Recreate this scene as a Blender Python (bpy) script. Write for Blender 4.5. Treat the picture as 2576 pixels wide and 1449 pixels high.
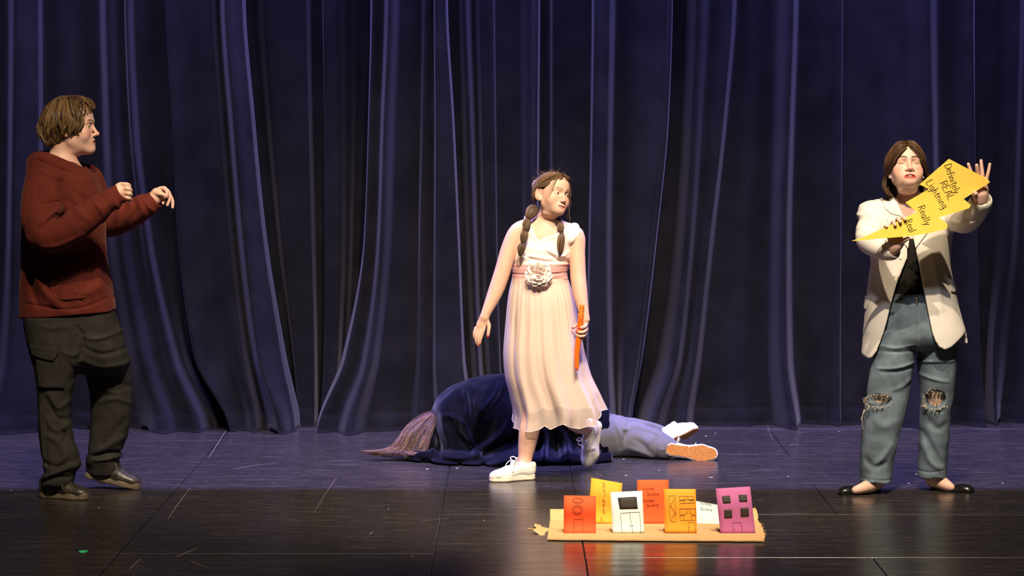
import bpy, bmesh, math, random
import numpy as np
from mathutils import Vector, Matrix, Euler

for o in list(bpy.data.objects):
    bpy.data.objects.remove(o, do_unlink=True)
scene = bpy.context.scene
COL = scene.collection
random.seed(7)
RNG = np.random.default_rng(11)
pi = math.pi

# ------------------------------------------------------------------ camera
FPX = 7345.0                      # focal length in pixels of the 2576 px wide frame
CAM = np.array([0.0, -13.0, 1.70])
PITCH = math.atan((724.5 - 284.0) / FPX)
cam_d = bpy.data.cameras.new('camera')
cam_d.sensor_width = 36.0
cam_d.lens = 36.0 * FPX / 2576.0
cam_d.clip_start = 0.1
cam_d.clip_end = 200
cam_o = bpy.data.objects.new('camera', cam_d)
COL.objects.link(cam_o)
cam_o.location = CAM
cam_o.rotation_euler = (pi / 2 - PITCH, 0, 0)
scene.camera = cam_o

# ------------------------------------------------------------------ world, lights, exposure
world = bpy.data.worlds.new('dark_hall')
scene.world = world
world.use_nodes = True
world.node_tree.nodes['Background'].inputs[0].default_value = (0.55, 0.5, 0.62, 1)
world.node_tree.nodes['Background'].inputs[1].default_value = 0.006
vs = scene.view_settings
vs.view_transform = 'Standard'
vs.look = 'None'
vs.exposure = 0.0
vs.gamma = 1.0
vs.use_curve_mapping = False


def spot(name, loc, target, watts, color, cone, blend=0.4, size=0.08):
    d = bpy.data.lights.new(name, 'SPOT')
    d.energy = watts
    d.color = color
    d.spot_size = math.radians(cone)
    d.spot_blend = blend
    d.shadow_soft_size = size
    o = bpy.data.objects.new(name, d)
    COL.objects.link(o)
    o.location = loc
    o.rotation_euler = (Vector(target) - Vector(loc)).to_track_quat('-Z', 'Y').to_euler()
    return o


def area(name, loc, target, watts, color, sx, sy):
    d = bpy.data.lights.new(name, 'AREA')
    d.shape = 'RECTANGLE'
    d.energy = watts
    d.color = color
    d.size = sx
    d.size_y = sy
    o = bpy.data.objects.new(name, d)
    COL.objects.link(o)
    o.location = loc
    o.rotation_euler = (Vector(target) - Vector(loc)).to_track_quat('-Z', 'Y').to_euler()
    return o


WARM = (1.0, 0.80, 0.58)
# front-of-house spots hung above the audience, one on each player and one wide wash
spot('front_spot_left', (-1.0, -6.6, 7.6), (-1.95, 0.0, 0.75), 2450, WARM, 38, 0.5)
spot('front_spot_centre', (0.6, -6.6, 7.8), (0.15, 0.4, 0.75), 4100, (1.0, 0.81, 0.61), 30, 0.6)
spot('front_spot_right', (1.75, -5.5, 9.0), (1.85, 0.0, 0.75), 3400, WARM, 36, 0.5)
spot('front_spot_apron', (2.9, -6.4, 6.0), (0.65, -1.2, 0.05), 650, WARM, 18, 0.7)
spot('front_wash', (0.3, -7.0, 7.4), (0.2, 2.8, 0.9), 800, (0.92, 0.93, 1.0), 46, 0.8, 0.25)
# blue strip batten hung over the stage in front of the curtain
area('blue_batten', (0.0, 1.70, 5.6), (0.0, 1.95, 0.0), 1650, (0.31, 0.27, 1.0), 9.0, 0.03)
area('violet_batten', (0.0, 1.70, 5.6), (0.0, 1.95, 0.0), 260, (0.70, 0.64, 1.0), 9.0, 0.03)

# ------------------------------------------------------------------ pixel -> place helpers
_cp, _sp = math.cos(PITCH), math.sin(PITCH)


def W(px, py, Y):
    """world point at depth Y seen at photo pixel (px, py)"""
    u = (px - 1288.0) / FPX
    v = (724.5 - py) / FPX
    d = np.array([u, _cp + v * _sp, -_sp + v * _cp])
    t = (Y - CAM[1]) / d[1]
    return CAM + t * d


def PX(Y, py=900):
    """metres per pixel at depth Y"""
    return (Y - CAM[1]) / FPX


def floorY(py):
    v = (724.5 - py) / FPX
    dz = -_sp + v * _cp
    dy = _cp + v * _sp
    return CAM[1] + dy * (-CAM[2] / dz)


# ------------------------------------------------------------------ object helpers
def link(o, parent=None):
    COL.objects.link(o)
    if parent is not None:
        o.parent = parent
    return o


def mesh_obj(name, verts, faces, mat=None, parent=None, smooth=True, cols=None, ngons=()):
    """faces: (n, k) array or list of tuples; ngons: extra faces as tuples"""
    me = bpy.data.meshes.new(name)
    verts = np.asarray(verts, dtype=np.float64).reshape(-1, 3)
    if isinstance(faces, np.ndarray):
        loops = [faces.ravel().astype(np.int32)]
        tot = [np.full(len(faces), faces.shape[1] if faces.ndim == 2 else 4, dtype=np.int32)]
    else:
        loops, tot = [], []
        ngons = list(faces) + list(ngons)
    if len(ngons):
        loops.append(np.array([i for f in ngons for i in f], dtype=np.int32))
        tot.append(np.array([len(f) for f in ngons], dtype=np.int32))
    loops = np.concatenate(loops)
    tot = np.concatenate(tot)
    me.vertices.add(len(verts))
    me.vertices.foreach_set('co', verts.ravel())
    me.loops.add(len(loops))
    me.loops.foreach_set('vertex_index', loops)
    me.polygons.add(len(tot))
    me.polygons.foreach_set('loop_start', (np.cumsum(tot) - tot).astype(np.int32))
    me.polygons.foreach_set('loop_total', tot)
    me.update(calc_edges=True)
    me.polygons.foreach_set('use_smooth', np.full(len(me.polygons), bool(smooth)))
    if cols is not None:
        a = me.color_attributes.new('Col', 'FLOAT_COLOR', 'POINT')
        c = np.ones((len(verts), 4), dtype=np.float32)
        c[:, :3] = cols
        a.data.foreach_set('color', c.ravel())
    if mat is not None:
        me.materials.append(mat)
    o = bpy.data.objects.new(name, me)
    link(o, parent)
    return o


def tag(o, label=None, cat=None, group=None, kind=None):
    if label:
        o['label'] = label
    if cat:
        o['category'] = cat
    if group:
        o['group'] = group
    if kind:
        o['kind'] = kind
    return o


class MB:
    """collects tubes, ribbons, boxes into one mesh"""
    def __init__(s):
        s.v = []
        s.q = []
        s.f = []
        s.c = []
        s.n = 0

    def add(s, v, f, c=None):
        v = np.asarray(v, float).reshape(-1, 3)
        s.v.append(v)
        s.f += [tuple(i + s.n for i in q) for q in f]
        s.n += len(v)
        if c is not None:
            s.c.append(np.tile(np.array(c, float), (len(v), 1)))

    def tube(s, pts, rad, sides=6, cap=True, c=None, flat=1.0):
        P = np.asarray(pts, float).reshape(-1, 3)
        n = len(P)
        R = np.asarray(rad, float) if hasattr(rad, '__len__') else np.full(n, float(rad))
        T = np.empty_like(P)
        T[1:-1] = P[2:] - P[:-2]
        T[0] = P[1] - P[0]
        T[-1] = P[-1] - P[-2]
        T /= np.sqrt((T * T).sum(1))[:, None] + 1e-12
        a = (0.0, 0.0, 1.0) if abs(T[0, 2]) < 0.9 else (1.0, 0.0, 0.0)
        N_ = np.empty_like(P)
        for i, (tx, ty, tz) in enumerate(T.tolist()):
            d = a[0] * tx + a[1] * ty + a[2] * tz
            x, y, z = a[0] - tx * d, a[1] - ty * d, a[2] - tz * d
            l = math.sqrt(x * x + y * y + z * z) + 1e-12
            a = (x / l, y / l, z / l)
            N_[i] = a
        Bn = np.stack([T[:, 1] * N_[:, 2] - T[:, 2] * N_[:, 1], T[:, 2] * N_[:, 0] - T[:, 0] * N_[:, 2], T[:, 0] * N_[:, 1] - T[:, 1] * N_[:, 0]], 1)
        an = 2 * pi * np.arange(sides) / sides
        V = P[:, None, :] + R[:, None, None] * (np.cos(an)[None, :, None] * N_[:, None, :] + flat * np.sin(an)[None, :, None] * Bn[:, None, :])
        i = np.arange(n - 1)[:, None] * sides
        k = np.arange(sides)[None]
        k2 = (k + 1) % sides
        s.q.append(np.stack([i + k, i + k2, i + sides + k2, i + sides + k], -1).reshape(-1, 4) + s.n)
        if cap:
            s.f.append(tuple(range(s.n + sides - 1, s.n - 1, -1)))
            s.f.append(tuple(range(s.n + (n - 1) * sides, s.n + n * sides)))
        s.v.append(V.reshape(-1, 3))
        s.n += n * sides
        if c is not None:
            s.c.append(np.tile(np.array(c, float), (n * sides, 1)))

    def box(s, c, h, R=None):
        c = np.asarray(c, float)
        vs_ = []
        for x in (-1, 1):
            for y in (-1, 1):
                for z in (-1, 1):
                    p = np.array([x * h[0], y * h[1], z * h[2]])
                    if R is not None:
                        p = R @ p
                    vs_.append(c + p)
        s.add(vs_, [(0, 1, 3, 2), (4, 6, 7, 5), (0, 4, 5, 1), (2, 3, 7, 6), (0, 2, 6, 4), (1, 5, 7, 3)])

    def prism(s, front, back):
        """front and back: same-length loops of 3-D points"""
        n = len(front)
        f = [tuple(range(n)), tuple(range(2 * n - 1, n - 1, -1))]
        for i in range(n):
            j = (i + 1) % n
            f.append((i, i + n, j + n, j))
        s.add(list(front) + list(back), f)

    def build(s, name, mat, parent=None, smooth=True):
        V = np.vstack(s.v)
        C = np.vstack(s.c) if s.c else None
        if C is not None and len(C) != len(V):
            C = None
        if s.q:
            return mesh_obj(name, V, np.vstack(s.q), mat, parent, smooth, C, s.f)
        return mesh_obj(name, V, s.f, mat, parent, smooth, C)


def spline(pts, n):
    """Catmull-Rom through pts (k x d), n samples per span"""
    P = np.asarray(pts, float)
    if len(P) < 3:
        t = np.linspace(0, 1, n * (len(P) - 1) + 1)[:, None]
        return P[0] * (1 - t) + P[-1] * t
    Q = np.vstack([2 * P[0] - P[1], P, 2 * P[-1] - P[-2]])
    out = []
    for i in range(1, len(Q) - 2):
        t = np.linspace(0, 1, n, endpoint=False)[:, None]
        p0, p1, p2, p3 = Q[i - 1], Q[i], Q[i + 1], Q[i + 2]
        out.append(0.5 * (2 * p1 + (p2 - p0) * t + (2 * p0 - 5 * p1 + 4 * p2 - p3) * t ** 2 + (3 * p1 - p0 - 3 * p2 + p3) * t ** 3))
    out.append(P[-1:])
    return np.vstack(out)


def rot(yaw=0, pitch=0, roll=0):
    return np.array(Euler((0, 0, math.radians(yaw))).to_matrix()) @ np.array(Euler((math.radians(pitch), 0, 0)).to_matrix()) @ np.array(Euler((0, math.radians(roll), 0)).to_matrix())


# ------------------------------------------------------------------ implicit volumes
F32 = np.float32


class Prim:
    def __init__(s, fn, lo, hi):
        s.fn = fn
        s.lo = np.asarray(lo, float)
        s.hi = np.asarray(hi, float)


def rcone(a, b, ra, rb):
    a = np.asarray(a, float)
    b = np.asarray(b, float)
    ab = (b - a)
    L2 = max(float(ab @ ab), 1e-12)

    a_, ab_ = a.astype(F32), ab.astype(F32)
    L2 = F32(L2)

    def fn(P):
        x, y, z = P[:, 0] - a_[0], P[:, 1] - a_[1], P[:, 2] - a_[2]
        t = (x * ab_[0] + y * ab_[1] + z * ab_[2]) / L2
        np.clip(t, 0, 1, out=t)
        x -= t * ab_[0]
        y -= t * ab_[1]
        z -= t * ab_[2]
        return np.sqrt(x * x + y * y + z * z) - (F32(ra) + t * F32(rb - ra))
    r = max(ra, rb)
    return Prim(fn, np.minimum(a, b) - r, np.maximum(a, b) + r)


def chain(pts, rad, sub=4):
    pts = np.asarray(pts, float)
    rad = np.asarray(rad, float) if hasattr(rad, '__len__') else np.full(len(pts), rad)
    Q = spline(np.hstack([pts, rad[:, None]]), sub) if sub > 1 and len(pts) > 2 else np.hstack([pts, rad[:, None]])
    cs = [rcone(Q[i, :3], Q[i + 1, :3], Q[i, 3], Q[i + 1, 3]) for i in range(len(Q) - 1)]

    def fn(P):
        if len(cs) < 3:
            d = cs[0].fn(P)
            for c in cs[1:]:
                d = np.minimum(d, c.fn(P))
            return d
        d = np.full(len(P), 9.0, F32)
        x, y, z = P[:, 0], P[:, 1], P[:, 2]
        for c in cs:
            a, b = (c.lo - 0.07).astype(F32), (c.hi + 0.07).astype(F32)
            i = np.nonzero((x > a[0]) & (x < b[0]) & (z > a[2]) & (z < b[2]) & (y > a[1]) & (y < b[1]))[0]
            if len(i):
                d[i] = np.minimum(d[i], c.fn(P[i]))
        return d
    return Prim(fn, np.min([c.lo for c in cs], 0), np.max([c.hi for c in cs], 0))


def ell(c, r, R=None):
    c = np.asarray(c, float)
    r = np.asarray(r, float) if hasattr(r, '__len__') else np.full(3, r)
    Rt = None if R is None else np.asarray(R).astype(F32)

    def fn(P):
        q = P - c.astype(F32)
        if Rt is not None:
            q = q @ Rt
        k0 = np.sqrt(((q / r.astype(F32)) ** 2).sum(1)) + 1e-9
        k1 = np.sqrt(((q / (r * r).astype(F32)) ** 2).sum(1)) + 1e-9
        return k0 * (k0 - 1) / k1
    m = r.max() if R is not None else r
    return Prim(fn, c - m, c + m)


def rbox(c, h, rr, R=None):
    c = np.asarray(c, float)
    h = np.asarray(h, float)

    def fn(P):
        q = P - c.astype(F32)
        if R is not None:
            q = q @ np.asarray(R).astype(F32)
        q = np.abs(q) - (h - rr).astype(F32)
        return np.sqrt((np.maximum(q, 0) ** 2).sum(1)) + np.minimum(q.max(1), 0) - rr
    m = np.linalg.norm(h) if R is not None else h
    return Prim(fn, c - m, c + m)


def halfspace(p, n):
    p = np.asarray(p, float)
    n = np.asarray(n, float)
    n = n / np.linalg.norm(n)
    return Prim(lambda P: (P - p.astype(F32)) @ n.astype(F32), np.full(3, -99.), np.full(3, 99.))


_slopes = {}


def interp_rows(zs, vals, z, key=None):
    """smooth monotone interpolation; zs ascending"""
    if key is not None and key in _slopes:
        m, dz = _slopes[key]
    else:
        dz = np.diff(zs)
        sl = np.diff(vals, axis=0) / dz[:, None]
        m = np.zeros_like(vals, dtype=float)
        m[0], m[-1] = sl[0], sl[-1]
        a, b = sl[:-1], sl[1:]
        ok = a * b > 0
        m[1:-1] = np.where(ok, 2 * a * b / np.where(ok, a + b, 1), 0)
        if key is not None:
            _slopes[key] = (m, dz)
    i = np.clip(np.searchsorted(zs, z) - 1, 0, len(zs) - 2)
    h = dz[i].astype(F32)[:, None]
    t = np.clip(((z - zs[i]) / dz[i]), 0, 1).astype(F32)[:, None]
    v32, m32 = vals.astype(F32), m.astype(F32)
    t2 = t * t
    t3 = t2 * t
    return (2 * t3 - 3 * t2 + 1) * v32[i] + (t3 - 2 * t2 + t) * h * m32[i] + (3 * t2 - 2 * t3) * v32[i + 1] + (t3 - t2) * h * m32[i + 1]


KEEP = []


class Rows:
    """a vertical body of stacked ellipses: rows of (py, x_left, x_right, Y centre, depth radius)"""
    def __init__(s, rows, power=2.0):
        L = []
        for (py, xl, xr, Yc, ry) in rows:
            a = W(xl, py, Yc)
            b = W(xr, py, Yc)
            L.append((a[2], (a[0] + b[0]) / 2, Yc, abs(b[0] - a[0]) / 2, ry))
        L.sort()
        s.t = np.array(L)
        s.power = power
        KEEP.append(s)

    def at(s, z):
        return interp_rows(s.t[:, 0], s.t[:, 1:], np.atleast_1d(z), id(s))

    def prim(s, grow=0.0, caps=True):
        z0, z1 = s.t[0, 0], s.t[-1, 0]
        pw = s.power

        def fn(P):
            v = s.at(P[:, 2])
            rx = v[:, 2] + grow
            ry = v[:, 3] + grow
            qx = np.abs(P[:, 0] - v[:, 0]) / rx
            qy = np.abs(P[:, 1] - v[:, 1]) / ry
            k0 = (qx ** pw + qy ** pw) ** (1 / pw) + 1e-6
            k1 = np.sqrt((qx / rx) ** 2 + (qy / ry) ** 2) + 1e-6
            d = (k0 - 1) * np.minimum(k0 / k1, np.maximum(rx, ry))
            if caps:
                d = np.maximum(d, np.maximum(z0 - P[:, 2], P[:, 2] - z1))
            return d.astype(F32)
        lo = np.array([(s.t[:, 1] - s.t[:, 3]).min() - grow, (s.t[:, 2] - s.t[:, 4]).min() - grow, z0])
        hi = np.array([(s.t[:, 1] + s.t[:, 3]).max() + grow, (s.t[:, 2] + s.t[:, 4]).max() + grow, z1])
        return Prim(fn, lo, hi)


def smin(a, b, k):
    if k <= 0:
        return np.minimum(a, b)
    h = np.maximum(k - np.abs(a - b), 0) / k
    return np.minimum(a, b) - h * h * k * 0.25


class Vol:
    def __init__(s):
        s.ops = []
        s.lo = np.full(3, 1e9)
        s.hi = np.full(3, -1e9)

    def u(s, p, k=0.01):
        s.ops.append(('u', p, k))
        s.lo = np.minimum(s.lo, p.lo)
        s.hi = np.maximum(s.hi, p.hi)
        return s

    def cut(s, p, k=0.004):
        s.ops.append(('c', p, k))
        return s

    def keep(s, p, k=0.004):
        s.ops.append(('k', p, k))
        return s

    def disp(s, fn):
        s.ops.append(('d', fn, 0))
        return s

    def __call__(s, P):
        P = P.astype(F32)
        acc = np.full(len(P), 9.0, F32)
        X, Y, Z = P[:, 0], P[:, 1], P[:, 2]
        for op, p, k in s.ops:
            if op == 'd':
                near = np.nonzero(np.abs(acc) < 0.034)[0]
                if len(near):
                    acc[near] += p(P[near], acc[near])
                continue
            if op == 'k':
                near = np.nonzero(acc < 0.06)[0]
                if len(near):
                    acc[near] = -smin(-acc[near], -p.fn(P[near]), k)
                continue
            m = 0.05 + k
            a, b = (p.lo - m).astype(F32), (p.hi + m).astype(F32)
            idx = np.nonzero((X > a[0]) & (X < b[0]) & (Z > a[2]) & (Z < b[2]) & (Y > a[1]) & (Y < b[1]))[0]
            if len(idx) == 0:
                continue
            d = p.fn(P[idx]).astype(F32)
            if op == 'u':
                acc[idx] = smin(acc[idx], d, k)
            else:
                acc[idx] = -smin(-acc[idx], d, k)
        return acc

    def prim(s, M=None, loc=(0, 0, 0), scale=1.0):
        """use this volume inside another one, rotated by M, scaled and moved"""
        M = np.eye(3) if M is None else M
        loc = np.asarray(loc, float)
        cs = []
        for x in (s.lo[0], s.hi[0]):
            for y in (s.lo[1], s.hi[1]):
                for z in (s.lo[2], s.hi[2]):
                    cs.append(M @ (np.array([x, y, z]) * scale) + loc)
        cs = np.array(cs)
        return Prim(lambda P: s((P - loc.astype(F32)) @ (M / scale).astype(F32)) * scale, cs.min(0), cs.max(0))


def surface(f, lo, hi, h, B=4, slack=1.7):
    """naive surface nets of f=0 inside box; returns verts, quads"""
    lo = np.asarray(lo, float)
    hi = np.asarray(hi, float)
    nb = np.maximum(np.ceil((hi - lo) / (h * B)).astype(int), 1)
    n = nb * B
    g = np.stack(np.meshgrid(*[np.arange(k) for k in nb], indexing='ij'), -1).reshape(-1, 3)
    cen = lo + (g * B + (B - 1) / 2) * h
    val = np.concatenate([f(c) for c in np.array_split(cen, max(1, len(cen) // 400000))])
    D = np.repeat(np.repeat(np.repeat(val.reshape(nb), B, 0), B, 1), B, 2).astype(F32)
    act = g[np.abs(val) < B * h * 0.87 * slack]
    if len(act) == 0:
        return np.zeros((0, 3)), np.zeros((0, 4), int)
    off = np.stack(np.meshgrid(*[np.arange(B)] * 3, indexing='ij'), -1).reshape(-1, 3)
    step = 12000
    for i in range(0, len(act), step):
        idx = (act[i:i + step, None, :] * B + off[None]).reshape(-1, 3)
        D[idx[:, 0], idx[:, 1], idx[:, 2]] = f(lo + idx * h)
    S = D < 0
    c = np.zeros(n - 1, np.uint8)
    corners = [(x, y, z) for x in (0, 1) for y in (0, 1) for z in (0, 1)]
    for (x, y, z) in corners:
        c += S[x:n[0] - 1 + x, y:n[1] - 1 + y, z:n[2] - 1 + z]
    ci = np.argwhere((c > 0) & (c < 8))
    if len(ci) == 0:
        return np.zeros((0, 3)), np.zeros((0, 4), int)
    vals = np.stack([D[ci[:, 0] + x, ci[:, 1] + y, ci[:, 2] + z] for (x, y, z) in corners], 1)
    acc = np.zeros((len(ci), 3))
    cnt = np.zeros(len(ci))
    cr = np.array(corners, float)
    for a in range(8):
        for b in range(a + 1, 8):
            if np.abs(cr[a] - cr[b]).sum() != 1:
                continue
            va, vb = vals[:, a], vals[:, b]
            m = (va < 0) != (vb < 0)
            t = np.where(m, va / np.where(m, va - vb, 1), 0)
            acc += np.where(m[:, None], cr[a] + t[:, None] * (cr[b] - cr[a]), 0)
            cnt += m
    V = lo + (ci + acc / cnt[:, None]) * h
    idm = np.full(tuple(n - 1), -1, np.int32)
    idm[ci[:, 0], ci[:, 1], ci[:, 2]] = np.arange(len(ci))
    Q = []
    for ax in range(3):
        a1, a2 = (ax + 1) % 3, (ax + 2) % 3
        sl0 = [slice(None)] * 3
        sl1 = [slice(None)] * 3
        sl0[ax] = slice(0, -1)
        sl1[ax] = slice(1, None)
        e = np.argwhere(S[tuple(sl0)] != S[tuple(sl1)])
        ok = (e[:, a1] > 0) & (e[:, a2] > 0) & (e[:, a1] < n[a1] - 1) & (e[:, a2] < n[a2] - 1)
        e = e[ok]
        if len(e) == 0:
            continue
        inside = S[e[:, 0], e[:, 1], e[:, 2]]

        def cid(d1, d2):
            q = e.copy()
            q[:, a1] += d1
            q[:, a2] += d2
            return idm[q[:, 0], q[:, 1], q[:, 2]]
        q = np.stack([cid(-1, -1), cid(0, -1), cid(0, 0), cid(-1, 0)], 1)
        q = np.where(inside[:, None], q, q[:, ::-1])
        Q.append(q[(q >= 0).all(1)])
    return V, np.vstack(Q)


def sdf_obj(name, vol, h, mat, parent=None, fine=(), hf=0.002, color=None, pad=0.03, lo=None, hi=None):
    """mesh of a volume; fine: list of (lo, hi) boxes meshed at hf"""
    l = vol.lo - pad if lo is None else np.asarray(lo, float)
    u_ = vol.hi + pad if hi is None else np.asarray(hi, float)
    V, Q = surface(vol, l, u_, h)
    parts = [(V, Q)]
    if fine:
        cen = V[Q].mean(1)
        keep = np.ones(len(Q), bool)
        for (a, b) in fine:
            keep &= ~((cen > np.asarray(a) + h * .8) & (cen < np.asarray(b) - h * .8)).all(1)
        Q = Q[keep]
        used = np.unique(Q)
        mp = np.full(len(V), -1)
        mp[used] = np.arange(len(used))
        parts = [(V[used], mp[Q])]
        for (a, b) in fine:
            parts.append(surface(vol, a, b, hf))
    vs_, qs, nn = [], [], 0
    for V, Q in parts:
        vs_.append(V)
        qs.append(Q + nn)
        nn += len(V)
    V = np.vstack(vs_)
    Q = np.vstack(qs)
    cols = color(V) if color is not None else None
    return mesh_obj(name, V, Q, mat, parent, True, cols)


def stroke_field(strokes, Y, ymax):
    """traced folds: list of (points in photo pixels, width px, height m); raises cloth on its near side"""
    S = []
    for pts, w, amp in strokes:
        q = np.array([W(p[0], p[1], Y) for p in pts])[:, [0, 2]]
        q = spline(q, 5)
        S.append((q, w * PX(Y), amp))

    def fn(P, d):
        out = np.zeros(len(P), F32)
        for q, w, amp in S:
            lo = q.min(0) - 3 * w
            hi = q.max(0) + 3 * w
            m = (P[:, 0] > lo[0]) & (P[:, 0] < hi[0]) & (P[:, 2] > lo[1]) & (P[:, 2] < hi[1]) & (P[:, 1] < ymax)
            if not m.any():
                continue
            p = P[m][:, [0, 2]]
            best = np.full(len(p), 1e9)
            L = len(q) - 1
            fade = np.zeros(len(p))
            for i in range(L):
                a, b = q[i], q[i + 1]
                ab = b - a
                t = np.clip(((p - a) @ ab) / (ab @ ab + 1e-12), 0, 1)
                dd = ((p - a - t[:, None] * ab) ** 2).sum(1)
                nb = dd < best
                best = np.where(nb, dd, best)
                fade = np.where(nb, np.sin(pi * np.clip(0.08 + 0.84 * (i + t) / L, 0, 1)), fade)
            out[m] -= (amp * fade ** 0.6 * np.exp(-best / (w * w))).astype(F32)
        return out
    return fn


# value noise usable inside displacement functions
_NT = np.random.default_rng(5).random((32, 32, 32)).astype(F32)


def vnoise(P, freq, seed=0.0):
    q = P * np.asarray(freq, F32) + F32(seed + 57.0)
    i = np.floor(q).astype(int)
    t = q - i
    t = t * t * (3 - 2 * t)
    r = 0
    for x in (0, 1):
        for y in (0, 1):
            for z in (0, 1):
                w = (t[:, 0] if x else 1 - t[:, 0]) * (t[:, 1] if y else 1 - t[:, 1]) * (t[:, 2] if z else 1 - t[:, 2])
                r = r + w * _NT[(i[:, 0] + x) & 31, (i[:, 1] + y) & 31, (i[:, 2] + z) & 31]
    return r * 2 - 1


# ------------------------------------------------------------------ materials
def mat(name, color, rough=0.7, spec=0.3, sheen=0.0, sheen_tint=(1, 1, 1), sheen_rough=0.4, bump=0.0, bscale=300.0,
        var=0.0, vscale=8.0, attr=False, sss=0.0, alpha=1.0, coat=0.0, trans=0.0, metallic=0.0, stretch=(1, 1, 1), bdist=0.002):
    m = bpy.data.materials.new(name)
    m.use_nodes = True
    nt = m.node_tree
    b = nt.nodes['Principled BSDF']
    b.inputs['Base Color'].default_value = (*color, 1)
    b.inputs['Roughness'].default_value = rough
    b.inputs['Specular IOR Level'].default_value = spec
    b.inputs['Sheen Weight'].default_value = sheen
    b.inputs['Sheen Tint'].default_value = (*sheen_tint, 1)
    b.inputs['Sheen Roughness'].default_value = sheen_rough
    b.inputs['Subsurface Weight'].default_value = sss
    b.inputs['Subsurface Radius'].default_value = (0.9, 0.35, 0.2)
    b.inputs['Subsurface Scale'].default_value = 0.006
    b.inputs['Alpha'].default_value = alpha
    b.inputs['Coat Weight'].default_value = coat
    b.inputs['Transmission Weight'].default_value = trans
    b.inputs['Metallic'].default_value = metallic
    tc = nt.nodes.new('ShaderNodeTexCoord')
    mp = nt.nodes.new('ShaderNodeMapping')
    mp.inputs['Scale'].default_value = stretch
    nt.links.new(tc.outputs['Object'], mp.inputs['Vector'])
    src = None
    if attr:
        a = nt.nodes.new('ShaderNodeVertexColor')
        a.layer_name = 'Col'
        src = a.outputs['Color']
    if var > 0:
        n = nt.nodes.new('ShaderNodeTexNoise')
        n.inputs['Scale'].default_value = vscale
        n.inputs['Detail'].default_value = 5
        nt.links.new(mp.outputs['Vector'], n.inputs['Vector'])
        mr = nt.nodes.new('ShaderNodeMapRange')
        mr.inputs['From Min'].default_value = 0.3
        mr.inputs['From Max'].default_value = 0.7
        mr.inputs['To Min'].default_value = 1 - var
        mr.inputs['To Max'].default_value = 1 + var
        nt.links.new(n.outputs['Fac'], mr.inputs['Value'])
        mx = nt.nodes.new('ShaderNodeVectorMath')
        mx.operation = 'SCALE'
        if src is not None:
            nt.links.new(src, mx.inputs[0])
        else:
            mx.inputs[0].default_value = color
        nt.links.new(mr.outputs['Result'], mx.inputs['Scale'])
        src = mx.outputs['Vector']
    if src is not None:
        nt.links.new(src, b.inputs['Base Color'])
    if bump > 0:
        n = nt.nodes.new('ShaderNodeTexNoise')
        n.inputs['Scale'].default_value = bscale
        n.inputs['Detail'].default_value = 3
        nt.links.new(mp.outputs['Vector'], n.inputs['Vector'])
        bp = nt.nodes.new('ShaderNodeBump')
        bp.inputs['Strength'].default_value = bump
        bp.inputs['Distance'].default_value = bdist
        nt.links.new(n.outputs['Fac'], bp.inputs['Height'])
        nt.links.new(bp.outputs['Normal'], b.inputs['Normal'])
    return m
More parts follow.
